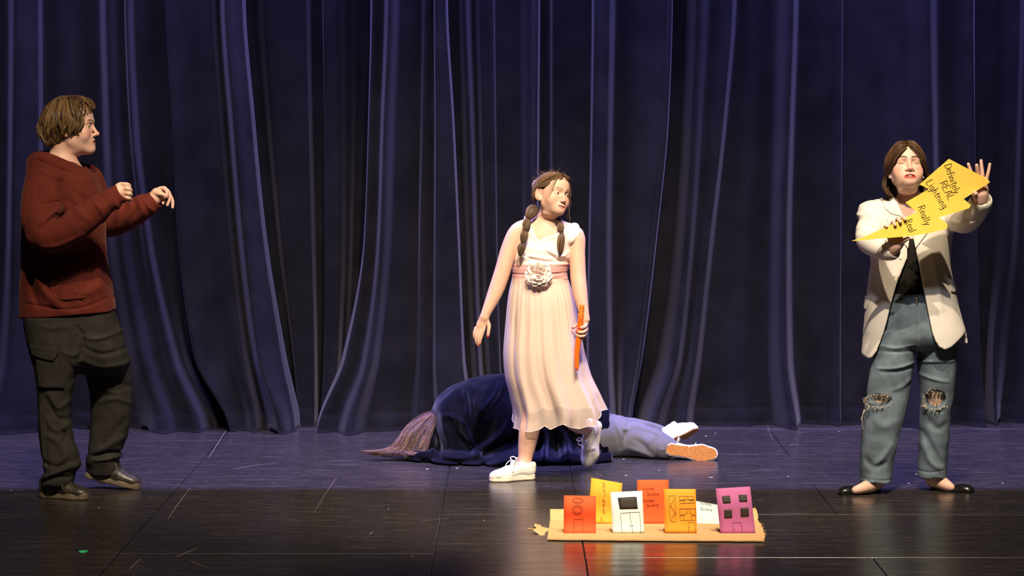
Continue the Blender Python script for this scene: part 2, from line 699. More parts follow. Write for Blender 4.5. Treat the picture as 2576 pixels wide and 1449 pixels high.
# ================================================================== THE SETTING
# ---- stage floor of painted hardboard sheets
def floor_material(name, seed):
    m = bpy.data.materials.new(name)
    m.use_nodes = True
    nt = m.node_tree
    N = nt.nodes
    L = nt.links
    b = N['Principled BSDF']
    tc = N.new('ShaderNodeTexCoord')

    def noise(scale, stretch, detail=4, rough=0.6, w=0.0, rz=0.0):
        mp = N.new('ShaderNodeMapping')
        mp.inputs['Scale'].default_value = stretch
        mp.inputs['Location'].default_value = (seed * 3.1 + w, seed * 1.7, w)
        mp.inputs['Rotation'].default_value = (0, 0, rz)
        L.new(tc.outputs['Object'], mp.inputs['Vector'])
        n = N.new('ShaderNodeTexNoise')
        n.inputs['Scale'].default_value = scale
        n.inputs['Detail'].default_value = detail
        n.inputs['Roughness'].default_value = rough
        L.new(mp.outputs['Vector'], n.inputs['Vector'])
        return n.outputs['Fac']

    def ramp(src, a, b_, lo=0.0, hi=1.0):
        r = N.new('ShaderNodeMapRange')
        r.inputs['From Min'].default_value = a
        r.inputs['From Max'].default_value = b_
        r.inputs['To Min'].default_value = lo
        r.inputs['To Max'].default_value = hi
        L.new(src, r.inputs['Value'])
        return r.outputs['Result']

    def math_(op, a, c):
        n = N.new('ShaderNodeMath')
        n.operation = op
        for i, x in enumerate((a, c)):
            if isinstance(x, (int, float)):
                n.inputs[i].default_value = x
            else:
                L.new(x, n.inputs[i])
        return n.outputs[0]
    streak = ramp(noise(1.0, (3.0, 34.0, 1.0), 7, 0.7, 2.0), 0.52, 0.78)
    fine = ramp(noise(1.0, (16.0, 120.0, 1.0), 3, 0.6, 9.0), 0.60, 0.74)
    diag = ramp(noise(1.0, (6.0, 190.0, 1.0), 2, 0.5, 21.0, 0.6), 0.71, 0.75)
    speck = ramp(noise(1.0, (75.0, 75.0, 1.0), 1, 0.4, 5.0), 0.79, 0.82)
    cloud = ramp(noise(1.0, (1.6, 2.4, 1.0), 4, 0.6, 13.0), 0.35, 0.75, 0.55, 1.35)
    w = math_('MULTIPLY', math_('ADD', math_('MULTIPLY', streak, 0.32), math_('ADD', math_('MULTIPLY', fine, 0.48), math_('ADD', math_('MULTIPLY', diag, 0.7), math_('MULTIPLY', speck, 0.9)))), cloud)
    mix = N.new('ShaderNodeMix')
    mix.data_type = 'RGBA'
    mix.inputs['A'].default_value = (0.024, 0.0205, 0.0195, 1)
    mix.inputs['B'].default_value = (0.30, 0.26, 0.22, 1)
    L.new(w, mix.inputs['Factor'])
    L.new(mix.outputs['Result'], b.inputs['Base Color'])
    b.inputs['Specular IOR Level'].default_value = 0.42
    r = ramp(noise(1.0, (2.0, 14.0, 1.0), 4, 0.6, 17.0), 0.3, 0.75, 0.20, 0.33)
    L.new(r, b.inputs['Roughness'])
    bp = N.new('ShaderNodeBump')
    bp.inputs['Strength'].default_value = 0.16
    bp.inputs['Distance'].default_value = 0.0006
    L.new(noise(1.0, (10.0, 110.0, 1.0), 3, 0.6, 3.0), bp.inputs['Height'])
    L.new(bp.outputs['Normal'], b.inputs['Normal'])
    return m


M_FLOOR = floor_material('black_stage_paint', 0.0)
M_GAP = mat('dark_seam', (0.01, 0.009, 0.009), 0.8)
fb = MB()
fb.box((0, 0.6, -0.06), (4.6, 4.2, 0.05))
floor = tag(fb.build('floor', M_GAP, smooth=False), 'black painted stage floor of scuffed hardboard sheets', 'floor', kind='structure')


def sheet(x0, x1, y0, y1):
    g = 0.0016
    mb = MB()
    a, b_ = 0.0025, 0.003
    X0, X1, Y0, Y1 = x0 + g, x1 - g, y0 + g, y1 - g
    top = [(X0 + a, Y0 + a, 0), (X1 - a, Y0 + a, 0), (X1 - a, Y1 - a, 0), (X0 + a, Y1 - a, 0)]
    mid = [(X0, Y0, -b_), (X1, Y0, -b_), (X1, Y1, -b_), (X0, Y1, -b_)]
    low = [(X0, Y0, -0.01), (X1, Y0, -0.01), (X1, Y1, -0.01), (X0, Y1, -0.01)]
    f = [(0, 1, 2, 3)]
    for i in range(4):
        j = (i + 1) % 4
        f += [(i, i + 4, j + 4, j), (i + 4, i + 8, j + 8, j + 4)]
    mb.add(top + mid + low, f)
    return mb.build('floor_panel', M_FLOOR, floor, smooth=False)


for i in range(4):                                   # left of the long seam: sheets laid lengthwise
    x1 = -0.30 - i * 1.22
    for y0, y1 in ((-3.4, -1.80), (-1.80, 0.42), (0.42, 2.64), (2.64, 4.7)):
        o_ = 0.0 if i == 0 else (0.55 if i % 2 else 0.2)
        sheet(x1 - 1.22, x1, max(y0 - o_, -3.4), y1 - (o_ if y1 < 4 else 0))
for y0, y1 in ((-3.4, -0.70), (-0.70, 1.50), (1.50, 4.7)):
    sheet(-0.30, 0.28, y0, y1)
ys = [-3.4, -1.9, -0.70, 0.35, 1.50, 2.66, 4.7]
for j in range(len(ys) - 1):                         # right: sheets laid crosswise, staggered
    off = 0.0 if j % 2 else 1.1
    xs = [0.28] + [x for x in (0.28 + off + 2.44 * k for k in range(0, 3)) if 0.4 < x < 4.5] + [4.6]
    for k in range(len(xs) - 1):
        sheet(xs[k], xs[k + 1], ys[j], ys[j + 1])

# long scratches and scuffs in the paint
M_SCR = mat('scratched_paint', (0.20, 0.16, 0.13), 0.6)
M_CHIP = mat('paper_fleck', (0.75, 0.74, 0.78), 0.7)
M_GREEN = mat('bright_green', (0.05, 0.62, 0.30), 0.5)


def floor_px(px, py, z=0.0):
    p = W(px, py, floorY(py))
    return np.array([p[0], p[1], z])


def scratch(pts, w):
    mb = MB()
    q = spline([floor_px(*p) for p in pts], 6)
    n = len(q)
    v, f = [], []
    for i in range(n):
        t = q[min(i + 1, n - 1)] - q[max(i - 1, 0)]
        nn = np.array([-t[1], t[0], 0]) / (np.linalg.norm(t) + 1e-9)
        ww = .55 * w * (0.25 + 0.75 * math.sin(pi * (0.1 + 0.8 * i / (n - 1))))
        v += [q[i] + nn * ww + (0, 0, 0.0006), q[i] - nn * ww + (0, 0, 0.0006)]
    for i in range(n - 1):
        f.append((2 * i, 2 * i + 1, 2 * i + 3, 2 * i + 2))
    mb.add(v, f)
    return mb.build('scratch', M_SCR, floor, smooth=False)


for pts, w in [([(569, 1083), (545, 1120), (525, 1152)], .003), ([(478, 1228), (450, 1265), (423, 1306)], .003),
               ([(695, 1166), (640, 1171), (585, 1180)], .006), ([(715, 1151), (680, 1150), (660, 1149)], .005),
               ([(826, 1158), (900, 1159)], .004), ([(500, 1377), (470, 1390), (440, 1403)], .006),
               ([(477, 1410), (500, 1420), (525, 1428)], .004), ([(355, 1405), (340, 1418), (326, 1433)], .004),
               ([(848, 1200), (820, 1240), (790, 1290)], .0016), ([(845, 1200), (770, 1185)], .0016),
               ([(390, 1216), (470, 1222), (560, 1219)], .0025), ([(300, 1160), (330, 1155), (372, 1150)], .003),
               ([(2226, 1258), (2260, 1260), (2302, 1259)], .004), ([(2010, 1117), (1995, 1118), (1990, 1121)], .005),
               ([(2380, 1117), (2460, 1116), (2530, 1112)], .0025), ([(2080, 1103), (2105, 1100)], .003),
               ([(1930, 1070), (1945, 1110)], .0016), ([(1500, 1190), (1520, 1200)], .003),
               ([(100, 1280), (180, 1283)], .0025), ([(1060, 1311), (1130, 1304)], .004),
               ([(930, 1345), (938, 1337)], .004), ([(960, 1300), (990, 1303)], .003), ([(340, 1300), (400, 1296)], .002)]:
    scratch(pts, w)
for i, (px, py, s) in enumerate([(28, 1234, .004), (1075, 1180, .007), (1150, 1178, .007), (1575, 1196, .006), (1790, 1201, .007), (1785, 1201, .005),
                                 (1569, 1155, .005), (1658, 1183, .004), (2286, 1216, .007), (1983, 1199, .004), (2522, 1216, .005),
                                 (248, 1277, .003), (977, 1280, .003), (1218, 1309, .0025), (1037, 1400, .004), (2110, 1085, .004), (1776, 1097, .006), (1800, 1090, .004)]):
    p = floor_px(px, py)
    n = 6
    v = [p + np.array([math.cos(2 * pi * k / n) * s * .7 * (1.5 + (k % 3) * .5), math.sin(2 * pi * k / n) * s * .7, 0.0008]) for k in range(n)]
    mb = MB()
    mb.prism([x for x in v], [x - np.array([0, 0, .0006]) for x in v])
    tag(mb.build('paper_fleck', M_CHIP, None, smooth=False),
        'tiny white fleck of litter lying on the black stage floor', 'litter', 'white flecks scattered on the stage floor')
mb = MB()  # small flat patch of bright green on the floor
p = floor_px(210, 1388)
v = [p + np.array([math.cos(2 * pi * k / 7) * .017 * (1 + .35 * (k % 2)), math.sin(2 * pi * k / 7) * .03, 0.002]) for k in range(7)]
mb.prism(v, [x - np.array([0, 0, .0018]) for x in v])
tag(mb.build('green_mark', M_GREEN, None, smooth=False), 'small bright green mark on the floor at front left', 'tape mark')

# ---- stage curtains
M_VELVET = mat('navy_velour', (0.0090, 0.0088, 0.0110), 0.95, 0.0, sheen=0.10, sheen_tint=(0.72, 0.70, 0.85), sheen_rough=0.42, bump=0.25, bscale=420, bdist=0.0008, var=0.25, vscale=5.0)
KY = np.array([-1500., 0, 300, 600, 900, 1060, 1100])


def curtain(tracks, base, label, flare=0.05, hem=1072.0, hem_bow=0.0, seed=0):
    """tracks: ((x at photo rows 0, 300, 600, 900, 1060), forward depth in m)"""
    rs = np.random.default_rng(seed)
    T = np.array([t[0] for t in tracks], float)
    Dp = np.array([t[1] for t in tracks], float)
    TK = np.vstack([T[:, 0] + (T[:, 0] - T[:, 1]) * 0.4, T.T, T[:, 4] + (T[:, 4] - T[:, 3]) * 0.1])
    cols_t = []
    for i in range(len(T) - 1):
        w = T[i + 1, 1] - T[i, 1]
        n = 4 if w < 12 else (8 if w < 60 else 12)
        cols_t += [i + k / n for k in range(n)]
    cols_t.append(len(T) - 1)
    cols_t = np.array(cols_t)
    ci = np.minimum(cols_t.astype(int), len(T) - 2)
    ct = cols_t - ci
    sm = ct * ct * (3 - 2 * ct)
    dep = Dp[ci] * (1 - sm) + Dp[ci + 1] * sm
    bz = W(1288, hem, base)[2]
    zs = np.concatenate([np.linspace(4.6, 2.3, 8)[:-1], np.linspace(2.3, 0.45, 46)[:-1], np.linspace(0.45, 0.0, 34)])
    V = []
    nz = len(zs)
    for z in zs:
        # photo row of this height at the curtain's depth
        s = FPX / (base - CAM[1])
        py = 284 + (CAM[2] - z) * s
        X = interp_rows(KY, TK, np.array([py]))[0].astype(float)
        for i in range(1, len(X)):
            X[i] = max(X[i], X[i - 1] + 1.0)
        px = X[ci] * (1 - ct) + X[ci + 1] * ct
        low = max(0.0, 1 - z / 0.75)
        amp = 1.0 + 1.1 * low ** 1.5
        # small sway so that the folds are not ruler straight
        wob = 0.010 * np.sin(px * 0.013 + z * 2.3 + seed) + 0.006 * np.sin(px * 0.05 - z * 4.1 + seed * 2)
        y = base - 1.1 * dep * amp - flare * low ** 2 + wob * (0.4 + low)
        x = (px - 1288) / s
        # bottom: heavy hem band turned out a little, resting on the floor
        if z < 0.11:
            k = (0.11 - z) / 0.11
            y = y - 0.018 * math.sin(min(k * 1.2, 1) * pi * 0.5) * (0.6 + 0.4 * np.sin(px * 0.031 + seed)) - 0.010 * max(0, k - 0.55) * np.sin(px * 0.09 + seed * 3)
            if abs(z - 0.095) < 0.008:
                y = y + 0.006
        zz = np.full(len(x), z)
        if z < 0.02:
            zz = np.full(len(x), 0.004)
        V.append(np.stack([x, y, zz], 1))
    V = np.vstack(V)
    nc = len(cols_t)
    a = np.arange(nc - 1)
    Q = []
    for r in range(nz - 1):
        o = r * nc
        Q.append(np.stack([o + a, o + nc + a, o + nc + a + 1, o + a + 1], 1))
    ob = mesh_obj('stage_curtain', V, np.vstack(Q), M_VELVET, None, True)
    sd = ob.modifiers.new('cloth_thickness', 'SOLIDIFY')
    sd.thickness = 0.004
    sd.offset = -1
    return tag(ob, label, 'curtain', 'stage curtain panels')


A = [((-190, -195, -205, -220, -250), .03), ((-120, -125, -135, -150, -190), .0), ((-30, -35, -50, -90, -120), .06), ((20, 18, 10, -20, -60), .02),
     ((58, 52, 45, 40, 10), .13), ((104, 103, 100, 108, 125), .07), ((111, 110, 108, 122, 150), -.04), ((180, 180, 185, 215, 240), .01),
     ((245, 248, 255, 290, 320), -.04), ((284, 291, 311, 372, 425), .10), ((318, 326, 350, 397, 452), .05), ((328, 338, 372, 437, 505), .09),
     ((345, 355, 388, 455, 530), .0), ((400, 414, 426, 472, 548), -.07), ((417, 432, 444, 482, 565), -.05), ((423, 438, 451, 492, 580), .06),
     ((480, 495, 516, 567, 612), .03), ((535, 552, 575, 612, 645), .07), ((550, 569, 592, 628, 662), .0), ((578, 598, 622, 660, 718), .12),
     ((613, 634, 662, 708, 742), .05), ((618, 640, 669, 717, 750), -.06)]
curtain(A, 2.70, 'dark blue velvet curtain panel behind the person in the maroon hoodie', seed=1)
Bc = [((545, 560, 590, 620, 640), .0), ((640, 662, 692, 730, 745), -.05), ((675, 690, 712, 742, 760), .04), ((770, 775, 781, 790, 792), .04),
      ((786, 789, 795, 797, 797), -.05), ((811, 814, 815, 811, 804), -.05), ((818, 819, 819, 817, 810), .08), ((850, 853, 856, 850, 838), .10),
      ((880, 880, 876, 860, 850), .02), ((905, 900, 890, 880, 870), -.05), ((965, 960, 955, 930, 900), -.06), ((1010, 1000, 990, 960, 930), -.06)]
curtain(Bc, 2.95, 'recessed dark strip of velvet curtain set back between two wider panels at left of centre', flare=0.03, seed=2)
Cc = [((932, 925, 913, 857, 796), -.05), ((940, 931, 920, 872, 806), .07), ((966, 956, 945, 905, 850), .05), ((984, 972, 962, 932, 885), .13),
      ((1012, 1002, 992, 962, 935), .03), ((1058, 1054, 1050, 1040, 1022), .0), ((1074, 1068, 1060, 1064, 1060), .05), ((1091, 1092, 1089, 1085, 1090), .02),
      ((1097, 1098, 1099, 1101, 1110), .08), ((1121, 1137, 1150, 1162, 1180), .05), ((1127, 1143, 1157, 1170, 1192), -.06)]
curtain(Cc, 2.68, 'velvet curtain panel sweeping out over the floor beside the trailing hair', flare=0.07, seed=3)
Dc = [((1080, 1085, 1090, 1100, 1110), .0), ((1150, 1156, 1166, 1180, 1190), -.02), ((1170, 1180, 1189, 1201, 1215), .06), ((1190, 1199, 1206, 1216, 1230), -.03),
      ((1212, 1218, 1225, 1236, 1250), .04), ((1240, 1243, 1247, 1255, 1265), .05), ((1247, 1250, 1253, 1260, 1270), .01), ((1300, 1304, 1308, 1310, 1310), .0),
      ((1332, 1331, 1330, 1330, 1330), .06), ((1352, 1350, 1348, 1345, 1345), .10), ((1360, 1358, 1356, 1352, 1352), .0), ((1382, 1382, 1382, 1380, 1380), .03),
      ((1392, 1392, 1392, 1390, 1390), -.02), ((1468, 1464, 1460, 1455, 1460), -.03), ((1487, 1484, 1479, 1474, 1480), -.03), ((1494, 1491, 1486, 1482, 1490), .07),
      ((1526, 1522, 1518, 1522, 1528), .11), ((1552, 1548, 1545, 1548, 1555), .0), ((1620, 1610, 1595, 1573, 1560), .06), ((1670, 1658, 1632, 1597, 1572), .08),
      ((1687, 1677, 1648, 1612, 1584), .05), ((1693, 1684, 1656, 1621, 1594), -.07)]
curtain(Dc, 2.79, 'velvet curtain panel directly behind the girl in the pink dress', flare=0.04, seed=4)
Ec = [((1640, 1630, 1610, 1590, 1580), -.02), ((1720, 1710, 1690, 1648, 1600), -.03), ((1752, 1742, 1726, 1692, 1634), .13), ((1788, 1772, 1752, 1722, 1682), .05),
      ((1832, 1812, 1777, 1742, 1712), .10), ((1855, 1832, 1802, 1772, 1752), .0), ((1890, 1882, 1872, 1862, 1852), .03), ((1940, 1936, 1930, 1926, 1932), -.02),
      ((1983, 1975, 1967, 1968, 1988), .12), ((2012, 2005, 2000, 2006, 2022), -.03), ((2080, 2080, 2080, 2080, 2080), .0), ((2111, 2111, 2111, 2111, 2110), .04),
      ((2118, 2118, 2118, 2118, 2116), .01), ((2200, 2200, 2200, 2195, 2190), -.02), ((2265, 2268, 2270, 2255, 2230), .04), ((2320, 2330, 2340, 2348, 2352), .11),
      ((2362, 2366, 2372, 2385, 2400), -.02), ((2438, 2445, 2454, 2463, 2474), .05), ((2451, 2455, 2463, 2473, 2484), -.05)]
curtain(Ec, 2.93, 'wide dark velvet curtain panel behind the person in the white blazer', flare=0.06, seed=5)
Fc = [((2400, 2400, 2400, 2400, 2400), -.02), ((2500, 2500, 2496, 2486, 2478), -.02), ((2546, 2541, 2530, 2492, 2490), .09), ((2580, 2576, 2570, 2545, 2520), .0),
      ((2640, 2640, 2630, 2600, 2580), .07), ((2720, 2720, 2720, 2720, 2720), .0), ((2780, 2780, 2780, 2780, 2780), .06)]
curtain(Fc, 3.10, 'velvet curtain panel at the far right edge of the stage', flare=0.05, seed=6)

# unseen mask added to cut off the blue light, and back wall, above and behind what the photograph shows
M_FLAT_BLACK = mat('flat_black', (0.006, 0.006, 0.007), 0.95, 0.0)
bb = MB()
bb.box((0, 1.44, 5.45), (5.6, 0.01, 0.75))
tag(bb.build('light_cutoff_1', M_FLAT_BLACK, smooth=False), 'unseen black mask added above the stage to cut off the blue light', 'light mask', kind='structure')
bb = MB()
bb.box((0, 3.6, 2.5), (5.6, 0.05, 2.6))
tag(bb.build('wall_back', M_FLAT_BLACK, smooth=False), 'black wall behind the curtains', 'wall', kind='structure')

# ================================================================== LETTERING
G = {
    'D': (.62, [[(0, 0), (.02, 1)], [(-.08, .98), (.25, 1), (.58, .72), (.55, .3), (.25, .02), (-.05, 0)]]),
    'e': (.5, [[(.02, .3), (.42, .34), (.38, .55), (.2, .6), (.04, .42), (.06, .12), (.25, 0), (.46, .08)]]),
    'f': (.42, [[(.44, .92), (.3, 1.02), (.18, .85), (.17, -.05)], [(.0, .52), (.4, .54)]]),
    'i': (.22, [[(.08, .58), (.09, 0)], [(.08, .80), (.085, .83), (.09, .80)]]),
    'n': (.5, [[(.04, .58), (.05, 0)], [(.05, .4), (.2, .58), (.38, .5), (.4, 0)]]),
    't': (.42, [[(.2, .88), (.2, .08), (.36, .02)], [(.0, .6), (.42, .62)]]),
    'l': (.24, [[(.1, 1.0), (.11, 0)]]),
    'y': (.5, [[(.02, .58), (.2, .1)], [(.44, .6), (.2, .05), (.02, -.38)]]),
    'R': (.62, [[(.04, 1), (.02, 0)], [(-.06, .95), (.3, 1.02), (.5, .78), (.3, .55), (.06, .5)], [(.2, .52), (.58, 0)]]),
    'E': (.55, [[(.45, 1), (.04, .98), (.02, .02), (.5, 0)], [(.03, .52), (.4, .53)]]),
    'A': (.66, [[(0, 0), (.3, 1.0), (.58, 0)], [(.1, .36), (.5, .36)]]),
    'L': (.55, [[(.05, 1), (.03, .02), (.5, .03)]]),
    'g': (.52, [[(.42, .5), (.25, .6), (.05, .4), (.1, .08), (.3, .05), (.42, .3)], [(.43, .58), (.44, -.1), (.3, -.36), (.02, -.3)]]),
    'h': (.5, [[(.05, 1), (.05, 0)], [(.05, .35), (.22, .55), (.38, .45), (.4, 0)]]),
    'a': (.52, [[(.42, .5), (.25, .6), (.05, .4), (.08, .08), (.28, .03), (.42, .28)], [(.43, .58), (.44, .05), (.52, 0)]]),
    'B': (.6, [[(.04, 1), (.03, 0)], [(-.04, .98), (.3, 1), (.45, .8), (.3, .56), (.05, .52)], [(.05, .52), (.4, .5), (.52, .25), (.35, .02), (-.03, 0)]]),
    'u': (.5, [[(.04, .58), (.05, .15), (.2, .0), (.38, .15), (.4, .58)], [(.4, .58), (.42, 0)]]),
    'd': (.52, [[(.4, .45), (.22, .58), (.05, .35), (.1, .05), (.3, .05), (.41, .3)], [(.42, 1), (.43, 0)]]),
    'o': (.5, [[(.22, .6), (.04, .38), (.1, .05), (.3, .02), (.42, .28), (.36, .54), (.2, .6)]]),
    'r': (.4, [[(.05, .58), (.06, 0)], [(.06, .35), (.2, .56), (.36, .52)]]),
    'U': (.6, [[(.05, 1), (.06, .25), (.25, 0), (.48, .2), (.5, 1)]]),
    'I': (.4, [[(.18, 1), (.18, 0)], [(.0, 1), (.38, 1)], [(.0, 0), (.36, 0)]]),
    'N': (.62, [[(.04, 0), (.05, 1), (.5, 0), (.52, 1)]]),
    'G': (.62, [[(.52, .85), (.3, 1), (.05, .65), (.1, .15), (.35, 0), (.52, .15), (.52, .42), (.3, .42)]]),
    ' ': (.4, []),
}


def text_px(s, x, y, ang, size, gap=0.10, xsc=1.0):
    """polylines in photo pixels; ang degrees clockwise below horizontal"""
    a = math.radians(ang)
    ex = np.array([math.cos(a), math.sin(a)])
    ey = np.array([math.sin(a), -math.cos(a)])
    out = []
    cx = 0.0
    for i, ch in enumerate(s):
        w, polys = G[ch]
        jit = 0.03 * math.sin(i * 2.7 + size)
        for p in polys:
            q = spline(p, 4) if len(p) > 2 else np.array(p, float)
            out.append([np.array([x, y]) + ex * (cx + u * xsc) * size + ey * (v + jit) * size for u, v in q])
        cx += (w + gap) * xsc
    return out


def ink(mb, polys, place, r):
    for p in polys:
        pts = [place(q[0], q[1]) for q in p]
        if len(pts) == 1:
            pts = pts * 2
        mb.tube(pts, r, 5)
# ================================================================== PAPER TOWN ON A CARDBOARD TRAY
M_BOARD = mat('corrugated_cardboard', (0.60, 0.37, 0.175), 0.85, 0.15, var=0.10, vscale=3.0, bump=0.3, bscale=30, stretch=(1, 14, 1), bdist=0.0006)
M_BOARD_EDGE = mat('torn_cardboard_edge', (0.45, 0.28, 0.13), 0.9, 0.1, var=0.2, vscale=60)
M_INK = mat('brown_ink', (0.035, 0.018, 0.012), 0.7)
M_BLACKINK = mat('black_marker_fill', (0.035, 0.028, 0.022), 0.65, var=0.5, vscale=90, stretch=(1, 1, 5))


def zc(zx, zy):
    return (1300 + zx * 660 / 2576.0, 1170 + zy * 279 / 1089.0)


tray = bpy.data.objects.new('cardboard_tray', None)
link(tray)
tray.location = (0, 0, 0)
tag(tray, 'torn flat piece of brown cardboard carrying the paper buildings', 'cardboard')
rs = np.random.default_rng(3)


def torn(a, b, n, amp):
    a = np.array(a, float)
    b = np.array(b, float)
    t = b - a
    nn = np.array([-t[1], t[0]]) / np.linalg.norm(t)
    return [a + t * k / n + nn * rs.uniform(-amp, amp) for k in range(n)]


def board_slab(name, outline, z0, th, m):
    """outline in floor pixels"""
    fl = [floor_px(p[0], p[1], z0 + th) for p in outline]
    bk = [floor_px(p[0], p[1], z0) for p in outline]
    mb = MB()
    mb.prism(fl, bk)
    return mb.build(name, m, tray, smooth=False)


out = torn((1377, 1361), (1560, 1363), 8, .5) + torn((1560, 1363), (1921, 1365), 16, .5) + torn((1921, 1365), (1925, 1352), 4, 2.0) + torn((1925, 1352), (1912, 1318), 9, 2.2) + [(1906, 1314), (1384, 1314)] + torn((1384, 1314), (1377, 1361), 5, .7)
board_slab('base_sheet', out, 0.004, 0.005, M_BOARD)
# back edge folded up behind the rear buildings
Yb = floorY(1314)


def flap(name, pts_low, pts_high, th, m):
    f = list(pts_low) + list(pts_high)[::-1]
    b = [np.asarray(p) + np.array([0, th, 0.0]) for p in f]
    mb = MB()
    mb.prism(f, b)
    return mb.build(name, m, tray, smooth=False)


lo_ = [W(x, 1314, Yb) for x in np.linspace(1384, 1906, 14)]
hi_ = [W(x, 1302.5 + rs.uniform(-.4, .4), Yb + .03) for x in np.linspace(1384, 1906, 14)]
flap('back_flap', lo_, hi_, .004, M_BOARD)
hi2 = [W(x, 1281 + rs.uniform(-.8, .8), Yb + .06) for x in (1384, 1395, 1408, 1422, 1436, 1450)]
lo2 = [W(x, 1303, Yb + .034) for x in (1384, 1395, 1408, 1422, 1436, 1450)]
flap('back_tab', lo2, hi2, .004, M_BOARD)
hi3 = [W(x, y, Yb + .06) for x, y in ((1866, 1284), (1880, 1281), (1893, 1279), (1900, 1277), (1904, 1284), (1906, 1298))]
lo3 = [W(x, 1303, Yb + .034) for x in (1866, 1878, 1888, 1896, 1901, 1908)]
flap('back_tab', lo3, hi3, .004, M_BOARD)
# torn left flap curling up
lf = [W(1386, 1350, -1.28), W(1386, 1330, -1.12), W(1386, 1319, -0.98), W(1362, 1322, -1.00), W(1346, 1317, -1.02), W(1343, 1322, -1.08), W(1347, 1326, -1.15), W(1352, 1330, -1.20)]
mb = MB()
mb.prism(lf, [p + np.array([0, .002, -.004]) for p in lf])
mb.build('torn_flap', M_BOARD, tray, smooth=False)
lf = [W(1386, 1350, -1.28), W(1352, 1328, -1.19), W(1340, 1331, -1.22), W(1344, 1336, -1.25), W(1372, 1357, -1.36), W(1378, 1355, -1.36)]
mb = MB()
mb.prism(lf, [p + np.array([0.002, .003, -.003]) for p in lf])
mb.build('torn_flap', M_BOARD, tray, smooth=False)
mb = MB()
mb.tube([W(1340, 1331, -1.22), W(1333, 1330, -1.22), W(1325, 1332, -1.23)], [.004, .003, .0008], 5)
mb.tube([W(1376, 1357, -1.385), W(1373, 1364, -1.4), W(1376, 1370, -1.41)], [.004, .003, .001], 5)
for q in out[28:40]:
    p = floor_px(q[0], q[1], .007)
    mb.tube([p, p + np.array([rs.uniform(.002, .012), rs.uniform(-.005, .005), rs.uniform(0, .008)])], [.003, .0008], 4)
tag(mb.build('torn_fibres', M_BOARD_EDGE, tray), kind='stuff')


class Card:
    def __init__(s, corners, Y, lean, bulge, color, name, label, label_cat='paper building', back=0.04):
        """corners TL, TR, BR, BL in photo pixels"""
        s.c = [np.array(q, float) for q in corners]
        s.Y, s.lean, s.bulge = Y, lean, bulge
        nu, nv = 7, 15
        v, f = [], []
        for j in range(nv):
            for i in range(nu):
                v.append(s.at(i / (nu - 1), j / (nv - 1)))
        for j in range(nv - 1):
            for i in range(nu - 1):
                a = j * nu + i
                f.append((a, a + 1, a + nu + 1, a + nu))
        m = mat(name + '_paper', color, 0.75, 0.2, bump=0.1, bscale=200, bdist=.0003)
        s.root = bpy.data.objects.new('paper_building', None)
        link(s.root)
        tag(s.root, label, label_cat, 'paper buildings on the cardboard')
        o = mesh_obj('sheet', v, f, m, s.root)
        sd = o.modifiers.new('thickness', 'SOLIDIFY')
        sd.thickness = .0012
        sd.offset = 0
        # fold at the foot glued to the board
        a, b = s.at(0.02, 0.0), s.at(0.98, 0.0)
        e = np.array([0, back, 0])
        z = np.array([0, 0, 1.0])
        mb = MB()
        mb.prism([a, b, b + e, a + e], [a + z * .0012, b + z * .0012, b + e + z * .0012, a + e + z * .0012])
        mb.build('base_fold', m, s.root, smooth=False)

    def px(s, u, v):
        tl, tr, br, bl = s.c
        return (bl * (1 - u) + br * u) * (1 - v) + (tl * (1 - u) + tr * u) * v

    def at(s, u, v, d=0.0):
        p = s.px(u, v)
        y = s.Y + s.lean * v + s.bulge(v) - d
        return W(p[0], p[1], y)

    def uv(s, x, y):
        u, v = .5, .5
        for _ in range(8):
            p = s.px(u, v)
            e = 1e-3
            ju = (s.px(u + e, v) - p) / e
            jv = (s.px(u, v + e) - p) / e
            r = np.array([x, y]) - p
            det = ju[0] * jv[1] - ju[1] * jv[0]
            u += (r[0] * jv[1] - r[1] * jv[0]) / det
            v += (ju[0] * r[1] - ju[1] * r[0]) / det
        return u, v

    def place(s, x, y, d=0.0012):
        u, v = s.uv(x, y)
        return s.at(u, v, d)

    def lines(s, name, polys, r=.0007, z=True, m=None):
        mb = MB()
        for p in polys:
            p = [zc(*q) for q in p] if z else p
            q = []
            for i in range(len(p) - 1):
                n = max(1, int(math.hypot(p[i + 1][0] - p[i][0], p[i + 1][1] - p[i][1]) / 5))
                for k in range(n):
                    q.append((p[i][0] + (p[i + 1][0] - p[i][0]) * k / n, p[i][1] + (p[i + 1][1] - p[i][1]) * k / n))
            q.append(p[-1])
            mb.tube([s.place(*t) for t in q], r, 5)
        o = mb.build(name, m or M_INK, s.root)
        if name == 'lettering':
            tag(o, kind='stuff')
        return o

    def patch(s, name, quad, m):
        quad = [np.array(zc(*q)) for q in quad]
        n = 6
        v, f = [], []
        for j in range(n):
            for i in range(n):
                a, b = i / (n - 1), j / (n - 1)
                p = (quad[0] * (1 - a) + quad[1] * a) * (1 - b) + (quad[3] * (1 - a) + quad[2] * a) * b
                v.append(s.place(p[0], p[1], .0030))
        for j in range(n - 1):
            for i in range(n - 1):
                a = j * n + i
                f.append((a, a + n, a + n + 1, a + 1))
        o = mesh_obj(name, v, f, m, s.root)
        sd = o.modifiers.new('thickness', 'SOLIDIFY')
        sd.thickness = .0008
        return o


def circ(cx, cy, rx, ry, n=20):
    return [(cx + rx * math.cos(2 * pi * k / n), cy + ry * math.sin(2 * pi * k / n)) for k in range(n + 1)]


